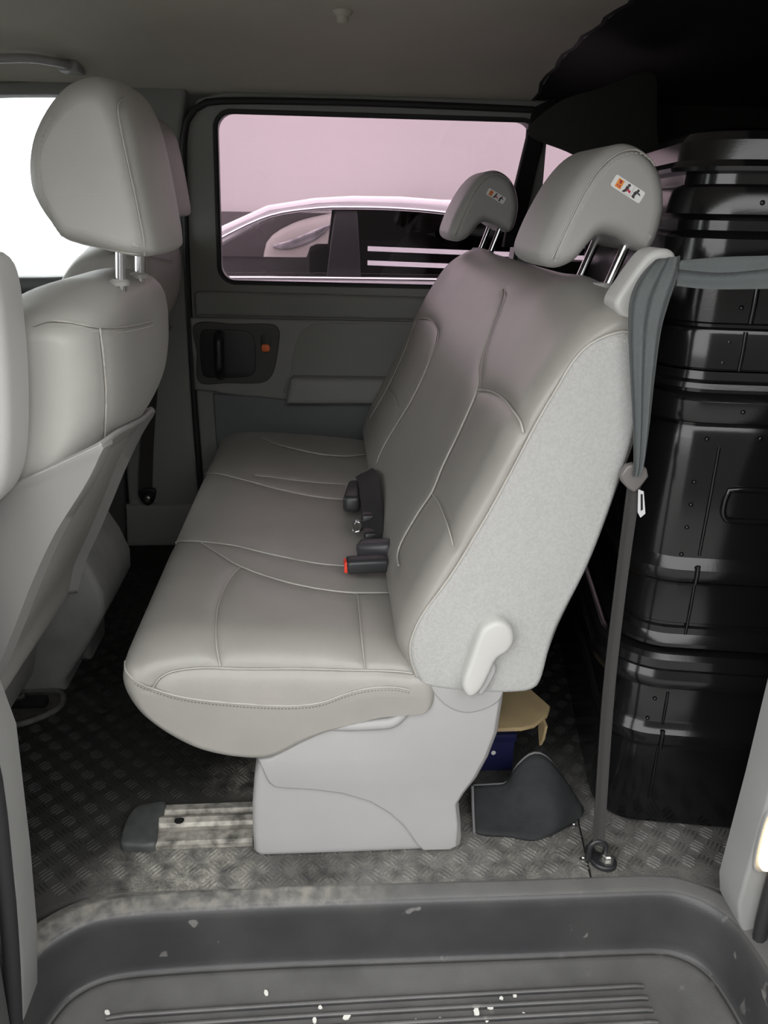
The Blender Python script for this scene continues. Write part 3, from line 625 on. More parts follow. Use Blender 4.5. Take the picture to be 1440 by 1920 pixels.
box('seat_pan', (-.12, 1.0, .20), (.25, 2.15, .27), .02, BLACKM, bench)
LEV = [(.219, .447), (.238, .456), (.257, .446), (.264, .425), (.257, .406), (.241, .393), (.233, .371), (.223, .345), (.211, .330), (.199, .333), (.193, .354), (.203, .399), (.211, .431)]
lv = plate('recline_lever', LEV, MY, .965, .937, .008, mat('lever_plastic', (.50, .495, .475), .45), bench, n=60)
plate('lever_groove', [(a + .011, b - .004) for a, b in [(.222, .39), (.232, .375), (.222, .346), (.212, .331), (.206, .34), (.213, .37)]], MY, .965, .945, .004, PLASTIC, lv, n=30)

HP = [(.285, .945), (.290, .932), (.303, .925), (.318, .927), (.335, .936), (.350, .952), (.363, .965), (.378, .969), (.400, .964), (.424, .951), (.438, .948), (.450, .962), (.456, .998), (.452, 1.026), (.442, 1.050), (.424, 1.070), (.401, 1.081), (.378, 1.080), (.352, 1.066), (.326, 1.038), (.304, 1.0), (.290, .966)]
def headrest():
    h = extrude('headrest', HP, ylist(1.068, 1.275, .035, 22, 12), VINYL_HEAD, bench, N=150, ins=round_end(1.068, 1.275, .03, .022),
                warp=lambda x, y, z: (x + .012 * ((y - 1.17) / .1) ** 2 * smooth01((.40 - x) / .1), y, z))
    st = [(.303, .938), (.311, .958), (.323, .988), (.339, 1.024), (.356, 1.051), (.378, 1.069), (.401, 1.073), (.420, 1.063), (.428, 1.055)]
    tube('seam', [(a + .001, 1.0695, b) for a, b in st], .0013, SEAM, h, n=70, seg=6)
    stitches('stitching', [(a + .005, 1.0675, b - .004) for a, b in st[:8]], STITCH, h, .006, .003, .0007)
    # printed sticker on the side of the headrest
    ms = [mat('sticker_white', (.80, .80, .78), .4), mat('sticker_orange', (.85, .32, .05), .5), mat('sticker_dark', (.05, .04, .045), .5), mat('sticker_red', (.55, .05, .08), .5), mat('sticker_grey', (.50, .50, .50), .5)]
    vs = []; fs = []; mi = []
    O = Vector((.3715, 1.0305)); U = Vector((.8865, -.4627)); V = Vector((.4627, .8865)); Wd, Ht = .0475, .0155
    def poly(pts, lift, k):
        b = len(vs)
        for u, v in pts:
            q = O + U * (u * Wd) + V * (v * Ht)
            yy = 1.068 - .0006 - lift * .00025
            vs.append((q.x, yy, q.y))
        fs.append(tuple(range(b, b + len(pts)))); mi.append(k)
    def rr(u0, v0, u1, v1, r_):
        o_ = []
        for cx, cy, a0 in ((u1 - r_, v0 + r_ * 3, -90), (u1 - r_, v1 - r_ * 3, 0), (u0 + r_, v1 - r_ * 3, 90), (u0 + r_, v0 + r_ * 3, 180)):
            for i in range(5):
                a = math.radians(a0 + 22.5 * i); o_.append((cx + r_ * math.cos(a), cy + r_ * 3 * math.sin(a)))
        return o_
    poly(rr(0, 0, 1, 1, .06), 0, 0)
    poly([(.12, .14), (.31, .14), (.31, .86), (.12, .86)], 1, 1)
    for u0, v0, u1, v1 in ((.16, .24, .20, .42), (.23, .22, .27, .44), (.17, .56, .27, .62), (.16, .68, .26, .78), (.2, .5, .235, .75)): poly([(u0, v0), (u1, v0), (u1, v1), (u0, v1)], 2, 3)
    poly([(.635, .08), (.65, .08), (.65, .92), (.635, .92)], 1, 4)
    poly([(.36, .08), (.62, .08), (.62, .12), (.36, .12)], 1, 4)
    # seated figure with red patch
    poly([(.45, .88), (.50, .90), (.53, .80), (.51, .70), (.46, .68), (.43, .78)], 2, 2)
    poly([(.42, .68), (.51, .66), (.53, .42), (.50, .30), (.44, .12), (.37, .12), (.42, .38)], 2, 2)
    poly([(.51, .50), (.60, .48), (.61, .30), (.57, .26), (.53, .34), (.49, .30), (.47, .42)], 3, 3)
    # black figure
    poly([(.76, .92), (.81, .90), (.83, .78), (.79, .70), (.74, .74)], 2, 2)
    poly([(.73, .72), (.80, .72), (.90, .62), (.90, .52), (.80, .58), (.77, .34), (.80, .14), (.75, .10), (.68, .18), (.70, .34), (.69, .52)], 2, 2)
    s_ = mesh('sticker', vs, fs, None, h, smooth=False, recalc=False)
    for m_ in ms: s_.data.materials.append(m_)
    for p, k in zip(s_.data.polygons, mi): p.material_index = k
    s_['label'] = 'white sticker with an orange block and two small figures'
    return h
h1 = headrest()
POSTS = [((.421, 1.115, .955), (.392, 1.115, .872)), ((.421, 1.245, .955), (.392, 1.245, .872))]
posts = []
for a, b in POSTS:
    p = tube('headrest_post', [a, b], .0068, CHROME, bench, seg=16); posts.append(p)
    g = lathe('post_guide', [(.016, 0), (.016, .006), (.012, .011), (.008, .011)], PLASTIC, bench, loc=(.393, a[1], .893), seg=16); posts.append(g)
for o in [h1] + posts:
    c = o.copy(); COL.objects.link(c); c.location = (0, .84, 0)
    for ch in list(o.children):
        d = ch.copy(); COL.objects.link(d); d.parent = c
GDM = mat('guide_plastic', (.47, .465, .45), .4)
gd = plate('belt_guide', crom([(0.372, 0.876), (0.363, 0.893), (0.378, 0.922), (0.395, 0.948), (0.407, 0.956), (0.421, 0.957), (0.431, 0.952), (0.434, 0.942), (0.431, 0.926), (0.425, 0.919), (0.42, 0.93), (0.419, 0.938), (0.411, 0.938), (0.402, 0.922), (0.395, 0.899), (0.392, 0.869)], 90, True), MY, 1.015, .972, .007, GDM, bench)
tube('guide_joint', [(.3885, .9715, .899), (.398, .9712, .8955)], .0008, BLACKM, gd, seg=6)


# ------------------------------------------------------------------ belts and buckles
def ribbon(name, rows, m, parent, th=.0012, nx=9, fold=0, folds=3, nrow=40):
    """rows: (left point, right point); lofted strap with folds across its width"""
    Lp = crom([r[0] for r in rows], nrow, False); Rp = crom([r[1] for r in rows], nrow, False)
    vs = []; fs = []
    for s in (-1, 1):
        for a, b in zip(Lp, Rp):
            wdir = (b - a); 
            for i in range(nx):
                u = i / (nx - 1); nrm = Vector((0, -1, 0)) if abs(wdir.normalized().y) < .7 else Vector((1, 0, 0))
                vs.append(a.lerp(b, u) + nrm * (s * th + fold * math.cos(u * math.pi * folds)))
    B = nrow * nx
    for q in range(2):
        for r_ in range(nrow - 1):
            for i in range(nx - 1): fs.append((q * B + r_ * nx + i, q * B + r_ * nx + i + 1, q * B + (r_ + 1) * nx + i + 1, q * B + (r_ + 1) * nx + i))
    for r_ in range(nrow - 1):
        for i in (0, nx - 1): fs.append((r_ * nx + i, (r_ + 1) * nx + i, B + (r_ + 1) * nx + i, B + r_ * nx + i))
    for i in range(nx - 1):
        for r_ in (0, nrow - 1): fs.append((r_ * nx + i, r_ * nx + i + 1, B + r_ * nx + i + 1, B + r_ * nx + i))
    return mesh(name, vs, fs, m, parent, angle=50)
belt = thing('seat_belt', 'grey seat belt hanging beside the bench seat down to a floor bolt', 'seat belt', (.44, .93, 0))
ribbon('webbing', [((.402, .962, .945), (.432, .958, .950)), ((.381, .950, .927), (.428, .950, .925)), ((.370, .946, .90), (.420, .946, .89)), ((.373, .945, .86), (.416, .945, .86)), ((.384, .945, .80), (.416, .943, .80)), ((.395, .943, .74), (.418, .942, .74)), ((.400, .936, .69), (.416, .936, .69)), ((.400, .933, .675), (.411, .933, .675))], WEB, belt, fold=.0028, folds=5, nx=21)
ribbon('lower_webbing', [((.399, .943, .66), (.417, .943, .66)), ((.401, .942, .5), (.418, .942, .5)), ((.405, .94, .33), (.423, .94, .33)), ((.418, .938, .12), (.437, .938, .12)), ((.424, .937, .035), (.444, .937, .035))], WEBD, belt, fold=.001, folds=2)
ribbon('shoulder_webbing', [((.430, .957, .915), (.432, .957, .945)), ((.47, .952, .912), (.47, .953, .946)), ((.53, .94, .914), (.53, .942, .951)), ((.60, .925, .918), (.60, .928, .958)), ((.75, .89, .925), (.75, .895, .972))], WEB, belt, fold=.003, folds=2.4, nx=15)
ribbon('belt_twist', [((.428, .951, .935), (.430, .951, .945)), ((.48, .944, .932), (.48, .945, .950)), ((.55, .932, .940), (.55, .933, .954)), ((.62, .918, .946), (.62, .92, .962)), ((.75, .885, .96), (.75, .888, .978))], WEB, belt, fold=.0015, folds=1.5)
tg = plate('tongue_cover', [(.386, .674), (.393, .687), (.402, .690), (.421, .683), (.425, .672), (.417, .658), (.409, .649), (.401, .653), (.391, .663)], MY, .947, .937, .004, mat('tongue_plastic', (.135, .125, .12), .35), belt)
plate('tongue_blade', [(.412, .655), (.420, .652), (.427, .620), (.421, .614), (.416, .622)], MY, .938, .936, 0, CHROME, tg)
plate('blade_slot', [(.4165, .648), (.419, .648), (.4225, .626), (.420, .624)], MY, .9365, .9355, 0, BLACKM, tg)
an = plate('anchor_plate', crom([(.425, .965), (.421, .945), (.428, .925), (.443, .915), (.460, .918), (.466, .932), (.458, .946), (.440, .952), (.437, .968)], 40, True), MZ, 0.0, .008, .003, BLACK, belt)
lathe('anchor_bolt', [(.0125, .008), (.0125, .011), (.0085, .0115), (.0085, .018), (.006, .020)], STEEL, belt, loc=(.449, .932, 0), seg=6)
tube('anchor_loop', [(.422, .937, .004), (.420, .937, .03), (.426, .937, .042), (.440, .937, .042), (.447, .937, .03), (.446, .937, .006)], .0045, BLACK, belt, n=30)

def buckle(name, label, loc, rz, ry, size, m, button=None, shoulder=True):
    r_ = thing(name, label, 'buckle', loc, 'buckles on the bench seat')
    L, W_, Hh = size; Rm = Matrix.Rotation(rz, 3, 'Z') @ Matrix.Rotation(ry, 3, 'Y')
    def place(o):
        for v in o.data.vertices: v.co = Rm @ v.co + Vector(loc)
        o.data.update()
    b = box('buckle_body', (-L / 2, -W_ / 2, 0), (L / 2, W_ / 2, Hh), Hh * .28, m, r_, seg=3); place(b)
    if button:
        k = box('release_button', (-L / 2 - .003, -W_ * .36, Hh * .42), (-L / 2 + .01, W_ * .36, Hh * .86), .002, RED, r_); place(k); k['label'] = 'red release button'
        k = box('button_edge', (-L / 2 - .0035, -W_ * .40, Hh * .14), (-L / 2 + .008, -W_ * .22, Hh * .6), .001, RED, r_); place(k)
    k = box('stalk', (L / 2 - .012, -W_ * .28, Hh * .15), (L / 2 + .012, W_ * .28, Hh * .45), .003, BLACK, r_); place(k)
    return r_
buckle('seat_belt_buckle', 'black seat belt buckle with red button lying on the bench', (.066, 1.213, .405), math.radians(4), 0, (.075, .032, .026), BUCKLE, True)
buckle('seat_belt_buckle', 'dark grey buckle without visible button behind the red-button one', (.086, 1.262, .407), math.radians(-18), math.radians(-8), (.066, .036, .034), mat('buckle_grey', (.05, .048, .055), .4))
buckle('seat_belt_buckle', 'tall black buckle standing farthest back against the bench backrest', (.054, 1.535, .407), math.radians(84), math.radians(6), (.150, .036, .036), BUCKLE)
lap = thing('lap_belt', 'black folded lap belt between the buckles at the backrest foot', 'seat belt', (.1, 1.42, .40))
ribbon('webbing', [((.062, 1.66, .425), (.100, 1.66, .445)), ((.063, 1.56, .448), (.104, 1.56, .468)), ((.064, 1.47, .45), (.105, 1.47, .466)), ((.066, 1.40, .43), (.105, 1.40, .452)), ((.070, 1.335, .412), (.103, 1.335, .425))], mat('lap_webbing', (.02, .02, .021), .6, bump=.3, bscale=900), lap, fold=.002, folds=3, nx=13)
box('belt_clip', (.064, 1.385, .404), (.102, 1.415, .440), .006, BLACK, lap)
box('lap_tongue', (.066, 1.335, .404), (.102, 1.385, .424), .008, BLACK, lap)
tube('tongue_loop', [(.050, 1.385, .407), (.048, 1.40, .413), (.054, 1.41, .418), (.063, 1.40, .417), (.061, 1.385, .409)], .003, CHROME, lap, n=24, closed=True)

# ------------------------------------------------------------------ front seats
FP = [(-.262, .865), (-.262, .83), (-.265, .784), (-.275, .735), (-.300, .685), (-.350, .613), (-.388, .545), (-.42, .48), (-.45, .42), (-.487, .35), (-.512, .28), (-.56, .25), (-.62, .27), (-.65, .36), (-.62, .46), (-.565, .55), (-.515, .65), (-.475, .75), (-.445, .83), (-.415, .875), (-.370, .897), (-.325, .906), (-.288, .902), (-.268, .888)]
FY0, FY1 = .93, 1.41
def fwarp(x, y, z):
    for e, sg in ((FY0, 1), (FY1, -1)):
        t = (y - e) * sg
        if t < .16: z -= .030 * smooth01((z - .75) / .12) * (1 - smooth01(t / .16))
    x -= .020 * smooth01((z - .5) / .2) * max(0, abs(y - 1.17) - .12) ** 2 / .0144
    return (x, y, z)
def zedge(y): return interp(y, [(.93, .728), (1.0, .720), (1.1, .701), (1.2, .680), (1.3, .660), (1.41, .648)])
front_seat = thing('front_seat', 'grey vinyl front seat with raised armrest nearest the open door', 'seat', (-.6, 1.17, 0))
fb = extrude('backrest', FP, ylist(FY0, FY1, .08, 50, 14), VINYLF, front_seat, N=170, warp=fwarp, ins=round_end(FY0, FY1, .06, .028), tree=seam_tree(['F1', 'F2']), gd=.0016, gw=.004)
for k in ('F1', 'F2'): seam_tube('seam', k, fb, .0014)
if SEAMS.get('F1'): stitches('stitching', [Vector(p) + Vector((.001, -.001, -.006)) for p in SEAMS['F1']], STITCH, fb, .006, .003, .0006)
def shell():
    """hard lower back: side lips wrap round both edges, a dished panel lies between them"""
    RP = crom(FP[2:11], 60, False)
    U = 46; vs = []; fs = []; ok = []
    def plan(t):
        # t 0..1 runs: near side leg, back, far side leg -> (forward shift, y, lip height)
        if t < .22: k = 1 - t / .22; return (.17 * k, .921 + .004 * k, .006)
        if t > .78: k = (t - .78) / .22; return (.17 * k, 1.419, .006)
        k = (t - .22) / .56; y = .925 + .49 * k
        lip = min(k, 1 - k)
        return (0, y, .010 if lip < .04 else .010 - .075 * smooth01((lip - .03) / .12))
    for i in range(U + 1):
        f_, y, lip = plan(i / U)
        zt = zedge(y) - f_ * .62
        for j in range(60):
            v = RP[j]; jn = RP[min(j + 1, 59)] - RP[max(j - 1, 0)]; nn = Vector((-jn.y, jn.x)).normalized()
            if nn.x < 0: nn = -nn
            z = v.y
            top = smooth01((zt - z) / .03)
            o_ = lip if lip > 0 else lip * smooth01((zt - z - .02) / .10)
            q = v + nn * o_
            if z > zt: q = None
            vs.append((q.x - f_, y, q.y) if q is not None else None)
    idx = {}; out = []
    grid = []
    for i in range(U + 1):
        col = [vs[i * 60 + j] for j in range(60)]; pts = [p for p in col if p]
        f_, y, lip = plan(i / U); zt = zedge(y) - f_ * .62
        # exact top point
        for j in range(59):
            if RP[j].y >= zt >= RP[j + 1].y:
                tt = (RP[j].y - zt) / (RP[j].y - RP[j + 1].y); a = RP[j].lerp(RP[j + 1], tt)
                pts = [(a.x - f_ + .001, y, a.y), (a.x - f_ + .008, y - (.003 if f_ > 0 and y < 1 else 0), a.y - .003)] + pts; break
        grid.append([Vector(p) for p in crom(pts, 44, False)])
    vs = [p for c in grid for p in c]; n_ = 44
    for i in range(U):
        for j in range(n_ - 1): fs.append((i * n_ + j, i * n_ + j + 1, (i + 1) * n_ + j + 1, (i + 1) * n_ + j))
    o = mesh('back_shell', vs, fs, SHELLM, front_seat, angle=60)
    md = o.modifiers.new('thick', 'SOLIDIFY'); md.thickness = .006; md.offset = 0
    tube('shell_edge', [g[0] + Vector((.003, 0, -.002)) for g in grid], .004, mat('edge_plastic', (.42, .42, .41), .4), o, seg=6)
shell()
box('seat_cushion', (-1.12, .95, .26), (-.60, 1.40, .43), .05, VINYLF, front_seat, seg=4)
PD = [(-.580, .0), (-.576, .03), (-.525, .10), (-.475, .19), (-.472, .235), (-.49, .29), (-.53, .37), (-.60, .40), (-1.0, .40), (-1.0, 0)]
plate('pedestal_front', [(-.63, .07), (-.615, .09), (-.595, .17), (-.56, .26), (-.545, .36), (-1.0, .40), (-1.0, .07)], MY, 1.405, 1.18, .012, mat('pedestal_grey', (.30, .295, .29), .55, mottle=.2, mscale=12), front_seat)
plate('floor_leg', [(-.72, .0), (-.70, .1), (-1.0, .1), (-1.0, .0)], MY, 1.33, 1.06, .008, BLACKM, front_seat)
# headrest
FH = [(-.357, 1.02), (-.353, 1.052), (-.342, 1.083), (-.323, 1.111), (-.300, 1.131), (-.274, 1.140), (-.250, 1.138), (-.234, 1.122), (-.224, 1.094), (-.217, 1.05), (-.211, 1.0), (-.207, .955), (-.210, .940), (-.226, .935), (-.252, .938), (-.288, .946), (-.325, .955), (-.340, .975), (-.352, .998)]
def fh_warp(x, y, z):
    t = abs(y - 1.145) / .125
    return (x - .012 * t * t * smooth01((x + .30) / .08), y, z - .014 * t ** 4 * smooth01((z - 1.03) / .08))
fh = extrude('headrest', FH, ylist(1.02, 1.27, .04, 20, 12), VINYLF, front_seat, N=150, warp=fh_warp, ins=round_end(1.02, 1.27, .035, .020), tree=seam_tree(['FH1', 'FH2']), gd=.001, gw=.003)
seam_tube('seam', 'FH1', fh, .0015); seam_tube('seam', 'FH3', fh, .0012)
if SEAMS.get('FH2'): stitches('stitching', SEAMS['FH2'], STITCH, fh, .006, .003, .0006)
for y in (1.088, 1.20):
    tube('headrest_post', [(-.268, y, .950), (-.276, y, .875)], .0068, CHROME, front_seat, seg=16)
    lathe('post_guide', [(.013, 0), (.013, .005), (.010, .008), (.008, .008)], VINYLF, front_seat, loc=(-.275, y, .896), seg=16)
# copy for the far front seat
def copy_tree(o, parent=None):
    c = o.copy(); COL.objects.link(c)
    if parent: c.parent = parent; c.matrix_parent_inverse = o.matrix_parent_inverse
    for ch in list(o.children): copy_tree(ch, c)
    return c
fs2 = copy_tree(front_seat); fs2.location = Vector(front_seat.location) + Vector((-.115, .81, .034))
for ch in list(fs2.children):
    if ch.name.startswith(('pedestal', 'floor_leg')):
        ch.location = (0, 0, -.034)
tag(fs2, 'dim grey front seat by the far front door, half hidden behind another', 'seat')
# armrest only on the near seat
AR = [(-.335, .948), (-.326, .944), (-.319, .935), (-.316, .915), (-.317, .88), (-.321, .824), (-.329, .764), (-.338, .72), (-.349, .690), (-.366, .668), (-.392, .652), (-.425, .66), (-.44, .70), (-.425, .78), (-.41, .86), (-.40, .92), (-.385, .945), (-.36, .951)]
AR = [(a - .024, b) for a, b in AR]
ar = plate('armrest', AR, MY, .915, .850, .016, mat('armrest_vinyl', (.52, .515, .50), .4, bump=.08, bscale=900), front_seat, n=90)
lathe('armrest_pivot', [(.034, .858), (.034, .848), (.028, .843), (.01, .841)], PLASTIC, ar, loc=(-.412, 0, .694), axis='Y')
for v in bpy.data.objects['armrest_pivot'].data.vertices: v.co.y = -v.co.y
tube('seam', [(a.x, .853, a.y) for a in inset([Vector((v.x, v.y)) for v in crom(ccw(AR), 90, True)], .016)], .0013, SEAM, ar, seg=6, closed=True)

# centre console between the front seats
con = thing('centre_console', 'grey plastic centre console box between the two front seats', 'console', (-.65, 1.7, 0))
plate('console_foot', PD, MY, 1.70, 1.462, .015, PEDM, con)
plate('console_body', [(-.56, .0), (-.548, .12), (-.538, .25), (-.515, .36), (-.50, .41), (-.52, .44), (-.62, .45), (-.95, .42), (-.95, 0)], MY, 1.71, 1.58, .02, PEDM, con)
plate('console_lid', [(-.49, .425), (-.50, .45), (-.53, .462), (-.95, .46), (-.95, .43)], MY, 1.715, 1.575, .008, TRIM, con)
tube('console_rim', [(-.545, 1.576, .10), (-.535, 1.574, .25), (-.512, 1.572, .38), (-.50, 1.572, .42)], .008, TRIMD, con, n=20)

# recess with bracket in the floor behind the near front seat
fm = thing('floor_bracket', 'dark floor recess with metal bracket at the front seat foot', 'bracket', (-.63, 1.38, 0))
tube('recess_rim', [(-.72, 1.345, .002), (-.64, 1.345, .004), (-.585, 1.38, .005), (-.572, 1.42, .005), (-.60, 1.462, .004), (-.72, 1.465, .002)], .007, mat('rim_rubber', (.10, .098, .092), .7, mottle=.4, mscale=60), fm, n=40)
plate('recess_base', crom([(-.72, 1.35), (-.64, 1.35), (-.59, 1.385), (-.58, 1.42), (-.605, 1.456), (-.72, 1.456)], 40, True), MZ, .0005, .0025, 0, mat('recess_dirt', (.05, .047, .042), .9, mottle=.4, mscale=50), fm)
box('bracket_arm', (-.68, 1.40, .002), (-.60, 1.425, .022), .004, BLACKM, fm)
lathe('bracket_bolt', [(.011, .022), (.011, .028), (.007, .03), (.004, .03)], STEEL, fm, loc=(-.655, 1.412, 0), seg=6)

# far front belt on the pillar
fbelt = thing('seat_belt', 'black seat belt hanging along the far door pillar', 'seat belt', (-.545, 2.22, .16))
ribbon('webbing', [((-.505, 2.238, .70), (-.465, 2.238, .70)), ((-.52, 2.24, .55), (-.482, 2.24, .55)), ((-.552, 2.24, .35), (-.514, 2.24, .35)), ((-.573, 2.24, .20), (-.533, 2.24, .20)), ((-.574, 2.24, .165), (-.536, 2.24, .165))], WEBD, fbelt, fold=.001, folds=2)
plate('anchor_plate', crom([(-.572, .19), (-.526, .19), (-.53, .155), (-.549, .14), (-.568, .155)], 30, True), MY, 2.246, 2.228, .004, BLACK, fbelt)
lathe('anchor_bolt', [(.011, 0), (.011, .006), (.007, .009), (.003, .009)], STEEL, fbelt, loc=(-.549, 2.228, .162), axis='Y', seg=12)

# grab handle over the far front door
gh = thing('grab_handle', 'grey grab handle fixed on the ceiling above the front door window', 'handle', (-.75, 2.18, 1.28))
tube('handle_bar', [(-.93, 2.16, 1.285), (-.90, 2.09, 1.283), (-.84, 2.06, 1.288), (-.73, 2.05, 1.296), (-.66, 2.055, 1.299), (-.618, 2.08, 1.297), (-.602, 2.13, 1.298)], .0125, PLASTIC, gh, n=50, seg=12, flat=((0, 0, 1), .75))
for x, z in ((-.93, 1.288), (-.605, 1.297)): box('handle_mount', (x - .025, 2.12, z - .012), (x + .025, 2.19, z + .012), .006, PLASTIC, gh)
plate('handle_recess', crom([(-.96, 1.24), (-.90, 1.262), (-.75, 1.275), (-.63, 1.276), (-.61, 1.262), (-.62, 1.250), (-.75, 1.246)], 40, True), MY, 2.30, 2.236, .006, TRIM, gh)

# dark cloth in the cargo bay
cur = plate('hanging_cloth', crom([(.49, 1.185), (.56, 1.24), (.65, 1.268), (.73, 1.300), (.768, 1.303), (.785, 1.28), (.80, 1.18), (.835, 1.06), (.70, 1.085), (.587, 1.13), (.50, 1.158)], 60, True), MY, 2.02, 2.005, .004, CURTAIN)
tag(cur, 'dark cloth hung from the roof behind the bench seat headrests', 'cloth')

# ------------------------------------------------------------------ stacked black cases
CA, CB = Vector((.459, 1.028, 0)), math.atan2(-.05, .284)
CR = Matrix.Rotation(CB, 4, 'Z')
def case(name, label, zprof, L=.95, W_=.90, R=.075, sag=0):
    root = thing(name, label, 'case', CA, 'black cases stacked behind the bench seat')
    path = []
    for cx, cy, a0 in ((R, R, 180), (L - R, R, 270), (L - R, W_ - R, 0), (R, W_ - R, 90)):
        for i in range(13):
            a = math.radians(a0 + 7.5 * i); path.append((Vector((cx, cy)), Vector((math.cos(a), math.sin(a)))))
    vs = []; fs = []; n_ = len(path)
    for z, o_ in zprof:
        for c, dvec in path:
            q = c + dvec * (R + o_); v = CR @ Vector((q.x, q.y, z)) + CA; vs.append(v)
    for r_ in range(len(zprof) - 1):
        for i in range(n_): fs.append((r_ * n_ + i, r_ * n_ + (i + 1) % n_, (r_ + 1) * n_ + (i + 1) % n_, (r_ + 1) * n_ + i))
    fs += [tuple(range(n_))[::-1], tuple(range((len(zprof) - 1) * n_, len(zprof) * n_))]
    body = mesh('case_body', vs, fs, CASE, root, angle=28)
    return root, body
def loc(u, w_, z): return CR @ Vector((u, w_, z)) + CA
def crease(body, u, z0, z1, r_=.0025, off=0):
    tube('crease', [loc(u, -off + .0005, z0), loc(u, -off - .001, (z0 + z1) / 2), loc(u, -off + .0005, z1)], r_, CASE, body, seg=8)
def stud(body, u, z, off=0, r_=.0035):
    vs = []; fs = []; n_ = 8
    for rr_, h in ((r_, 0), (r_ * .8, r_ * .5), (r_ * .35, r_ * .75)):
        for i in range(n_):
            a = 2 * math.pi * i / n_; vs.append(loc(u + rr_ * math.cos(a), -off - h, z + rr_ * math.sin(a)))
    for k in range(2):
        for i in range(n_): fs.append((k * n_ + i, k * n_ + (i + 1) % n_, (k + 1) * n_ + (i + 1) % n_, (k + 1) * n_ + i))
    fs.append(tuple(range(2 * n_, 3 * n_))); mesh('stud', vs, fs, CASE, body)
c1, b1 = case('storage_case', 'lowest black glossy case of the stack, standing on the rubber floor',
    [(.002, -.012), (.006, -.004), (.02, .0), (.165, .0), (.172, .002), (.178, .008), (.186, .010), (.200, .010), (.206, .006), (.214, .001), (.222, 0), (.285, -.001), (.294, -.004), (.297, .020), (.300, .027), (.306, .029), (.318, .029), (.324, .026), (.330, .024), (.336, .027), (.350, .025), (.357, .018), (.360, .008)])
for z0, z1 in ((.06, .17), (.21, .275)): crease(b1, .088, z0, z1)
crease(b1, .088, .172, .208, .0035, .0105)
for u, z in ((.069, .262), (.063, .223)): stud(b1, u, z)
c2, b2 = case('storage_case', 'tall middle black glossy case with a handle recess, between two others',
    [(.362, .006), (.366, .010), (.372, .010), (.378, .004), (.384, .0), (.395, .0), (.398, -.004), (.402, -.004), (.405, 0), (.468, .0), (.474, .002), (.480, .009), (.488, .012), (.500, .011), (.508, .005), (.516, 0), (.70, .0), (.716, -.004), (.720, -.006), (.724, .006), (.728, .012), (.735, .014), (.757, .014), (.764, .010), (.768, .004), (.772, .004), (.775, .015), (.782, .013), (.786, .006), (.797, .004)])
crease(b2, .098, .385, .478); crease(b2, .095, .478, .508, .0035, .0115); crease(b2, .097, .52, .69)
for u, z in ((.078, .701), (.15, .705), (.071, .636), (.072, .601), (.072, .565), (.071, .521)): stud(b2, u, z)
stud(b2, .115, .745, .014)
hn = [(.128, .628), (.20, .628), (.275, .626), (.287, .618), (.287, .592), (.277, .583), (.20, .581), (.132, .580), (.120, .588), (.118, .604), (.120, .620)]
tube('handle_rim', [loc(u, -.001, z) for u, z in hn], .0045, CASE, b2, n=60, closed=True)
c3, b3 = case('storage_case', 'topmost black glossy case of the stack, with stepped dark grooves',
    [(.799, .004), (.802, .006), (.848, .006), (.853, .004), (.856, -.001), (.860, -.001), (.863, .004), (.915, .003), (.968, .002), (.974, -.004), (.978, -.012), (.990, -.012), (.994, -.002), (.998, .006), (1.022, .003), (1.030, .0), (1.034, -.012), (1.046, -.012), (1.049, .006), (1.054, .008), (1.062, .001), (1.085, -.002), (1.095, -.010), (1.10, -.03)])
crease(b3, .106, .863, .915, .004, .004); crease(b3, .102, .80, .852, .003, .006)
for u, z in ((.093, 1.012), (.091, .883), (.083, .838), (.079, .81)): stud(b3, u, z, .004)

# ------------------------------------------------------------------ things under the bench
blue = thing('blue_box', 'small dark blue box on the floor under the bench seat', 'box', (.28, 1.25, 0))
BLUEM = mat('blue_card', (.012, .014, .06), .45)
box('box_body', (.10, 1.16, .002), (.345, 1.40, .074), .004, BLUEM, blue)
box('box_lid', (.098, 1.157, .070), (.347, 1.402, .088), .003, BLUEM, blue)
lathe('white_dot', [(.0045, 0), (.0045, .001), (.003, .0014)], FLAKE, blue, loc=(.305, 1.1598, .046), axis='Y', seg=12)
CARD = mat('cardboard', (.34, .255, .135), .85, bump=.2, bscale=90, mottle=.2, mscale=20)
carton = thing('cardboard_carton', 'torn brown cardboard carton lying under the bench seat', 'carton', (.30, 1.2, .09))
plate('carton_top', [(.12, 1.14), (.275, 1.12), (.285, 1.08), (.330, 1.080), (.354, 1.087), (.385, 1.114), (.397, 1.139), (.369, 1.207), (.35, 1.30), (.12, 1.32)], MZ, .156, .163, .002, CARD, carton)
plate('carton_side', [(.10, .089), (.345, .089), (.345, .157), (.10, .157)], MY, 1.30, 1.18, .002, CARD, carton)
plate('carton_flap', [(1.087, .159), (1.118, .159), (1.125, .128), (1.108, .101), (1.094, .125)], MX, .374, .379, .001, CARD, carton)
felt = thing('felt_mat', 'dark felt mat with pale binding folded up behind the seat foot', 'mat', (.35, 1.03, 0))
FB = [(.245, 1.006, .003), (.262, .999, .003), (.300, .994, .003), (.345, .984, .003), (.395, 1.008, .003), (.425, 1.026, .003), (.440, 1.033, .005)]
FMD = [(.248, 1.042, .018), (.272, 1.042, .016), (.308, 1.042, .016), (.350, 1.036, .034), (.385, 1.028, .046), (.420, 1.038, .026), (.441, 1.040, .007)]
FT = [(.252, 1.078, .040), (.285, 1.080, .039), (.316, 1.083, .041), (.334, 1.087, .076), (.362, 1.09, .098), (.392, 1.082, .080), (.443, 1.048, .009)]
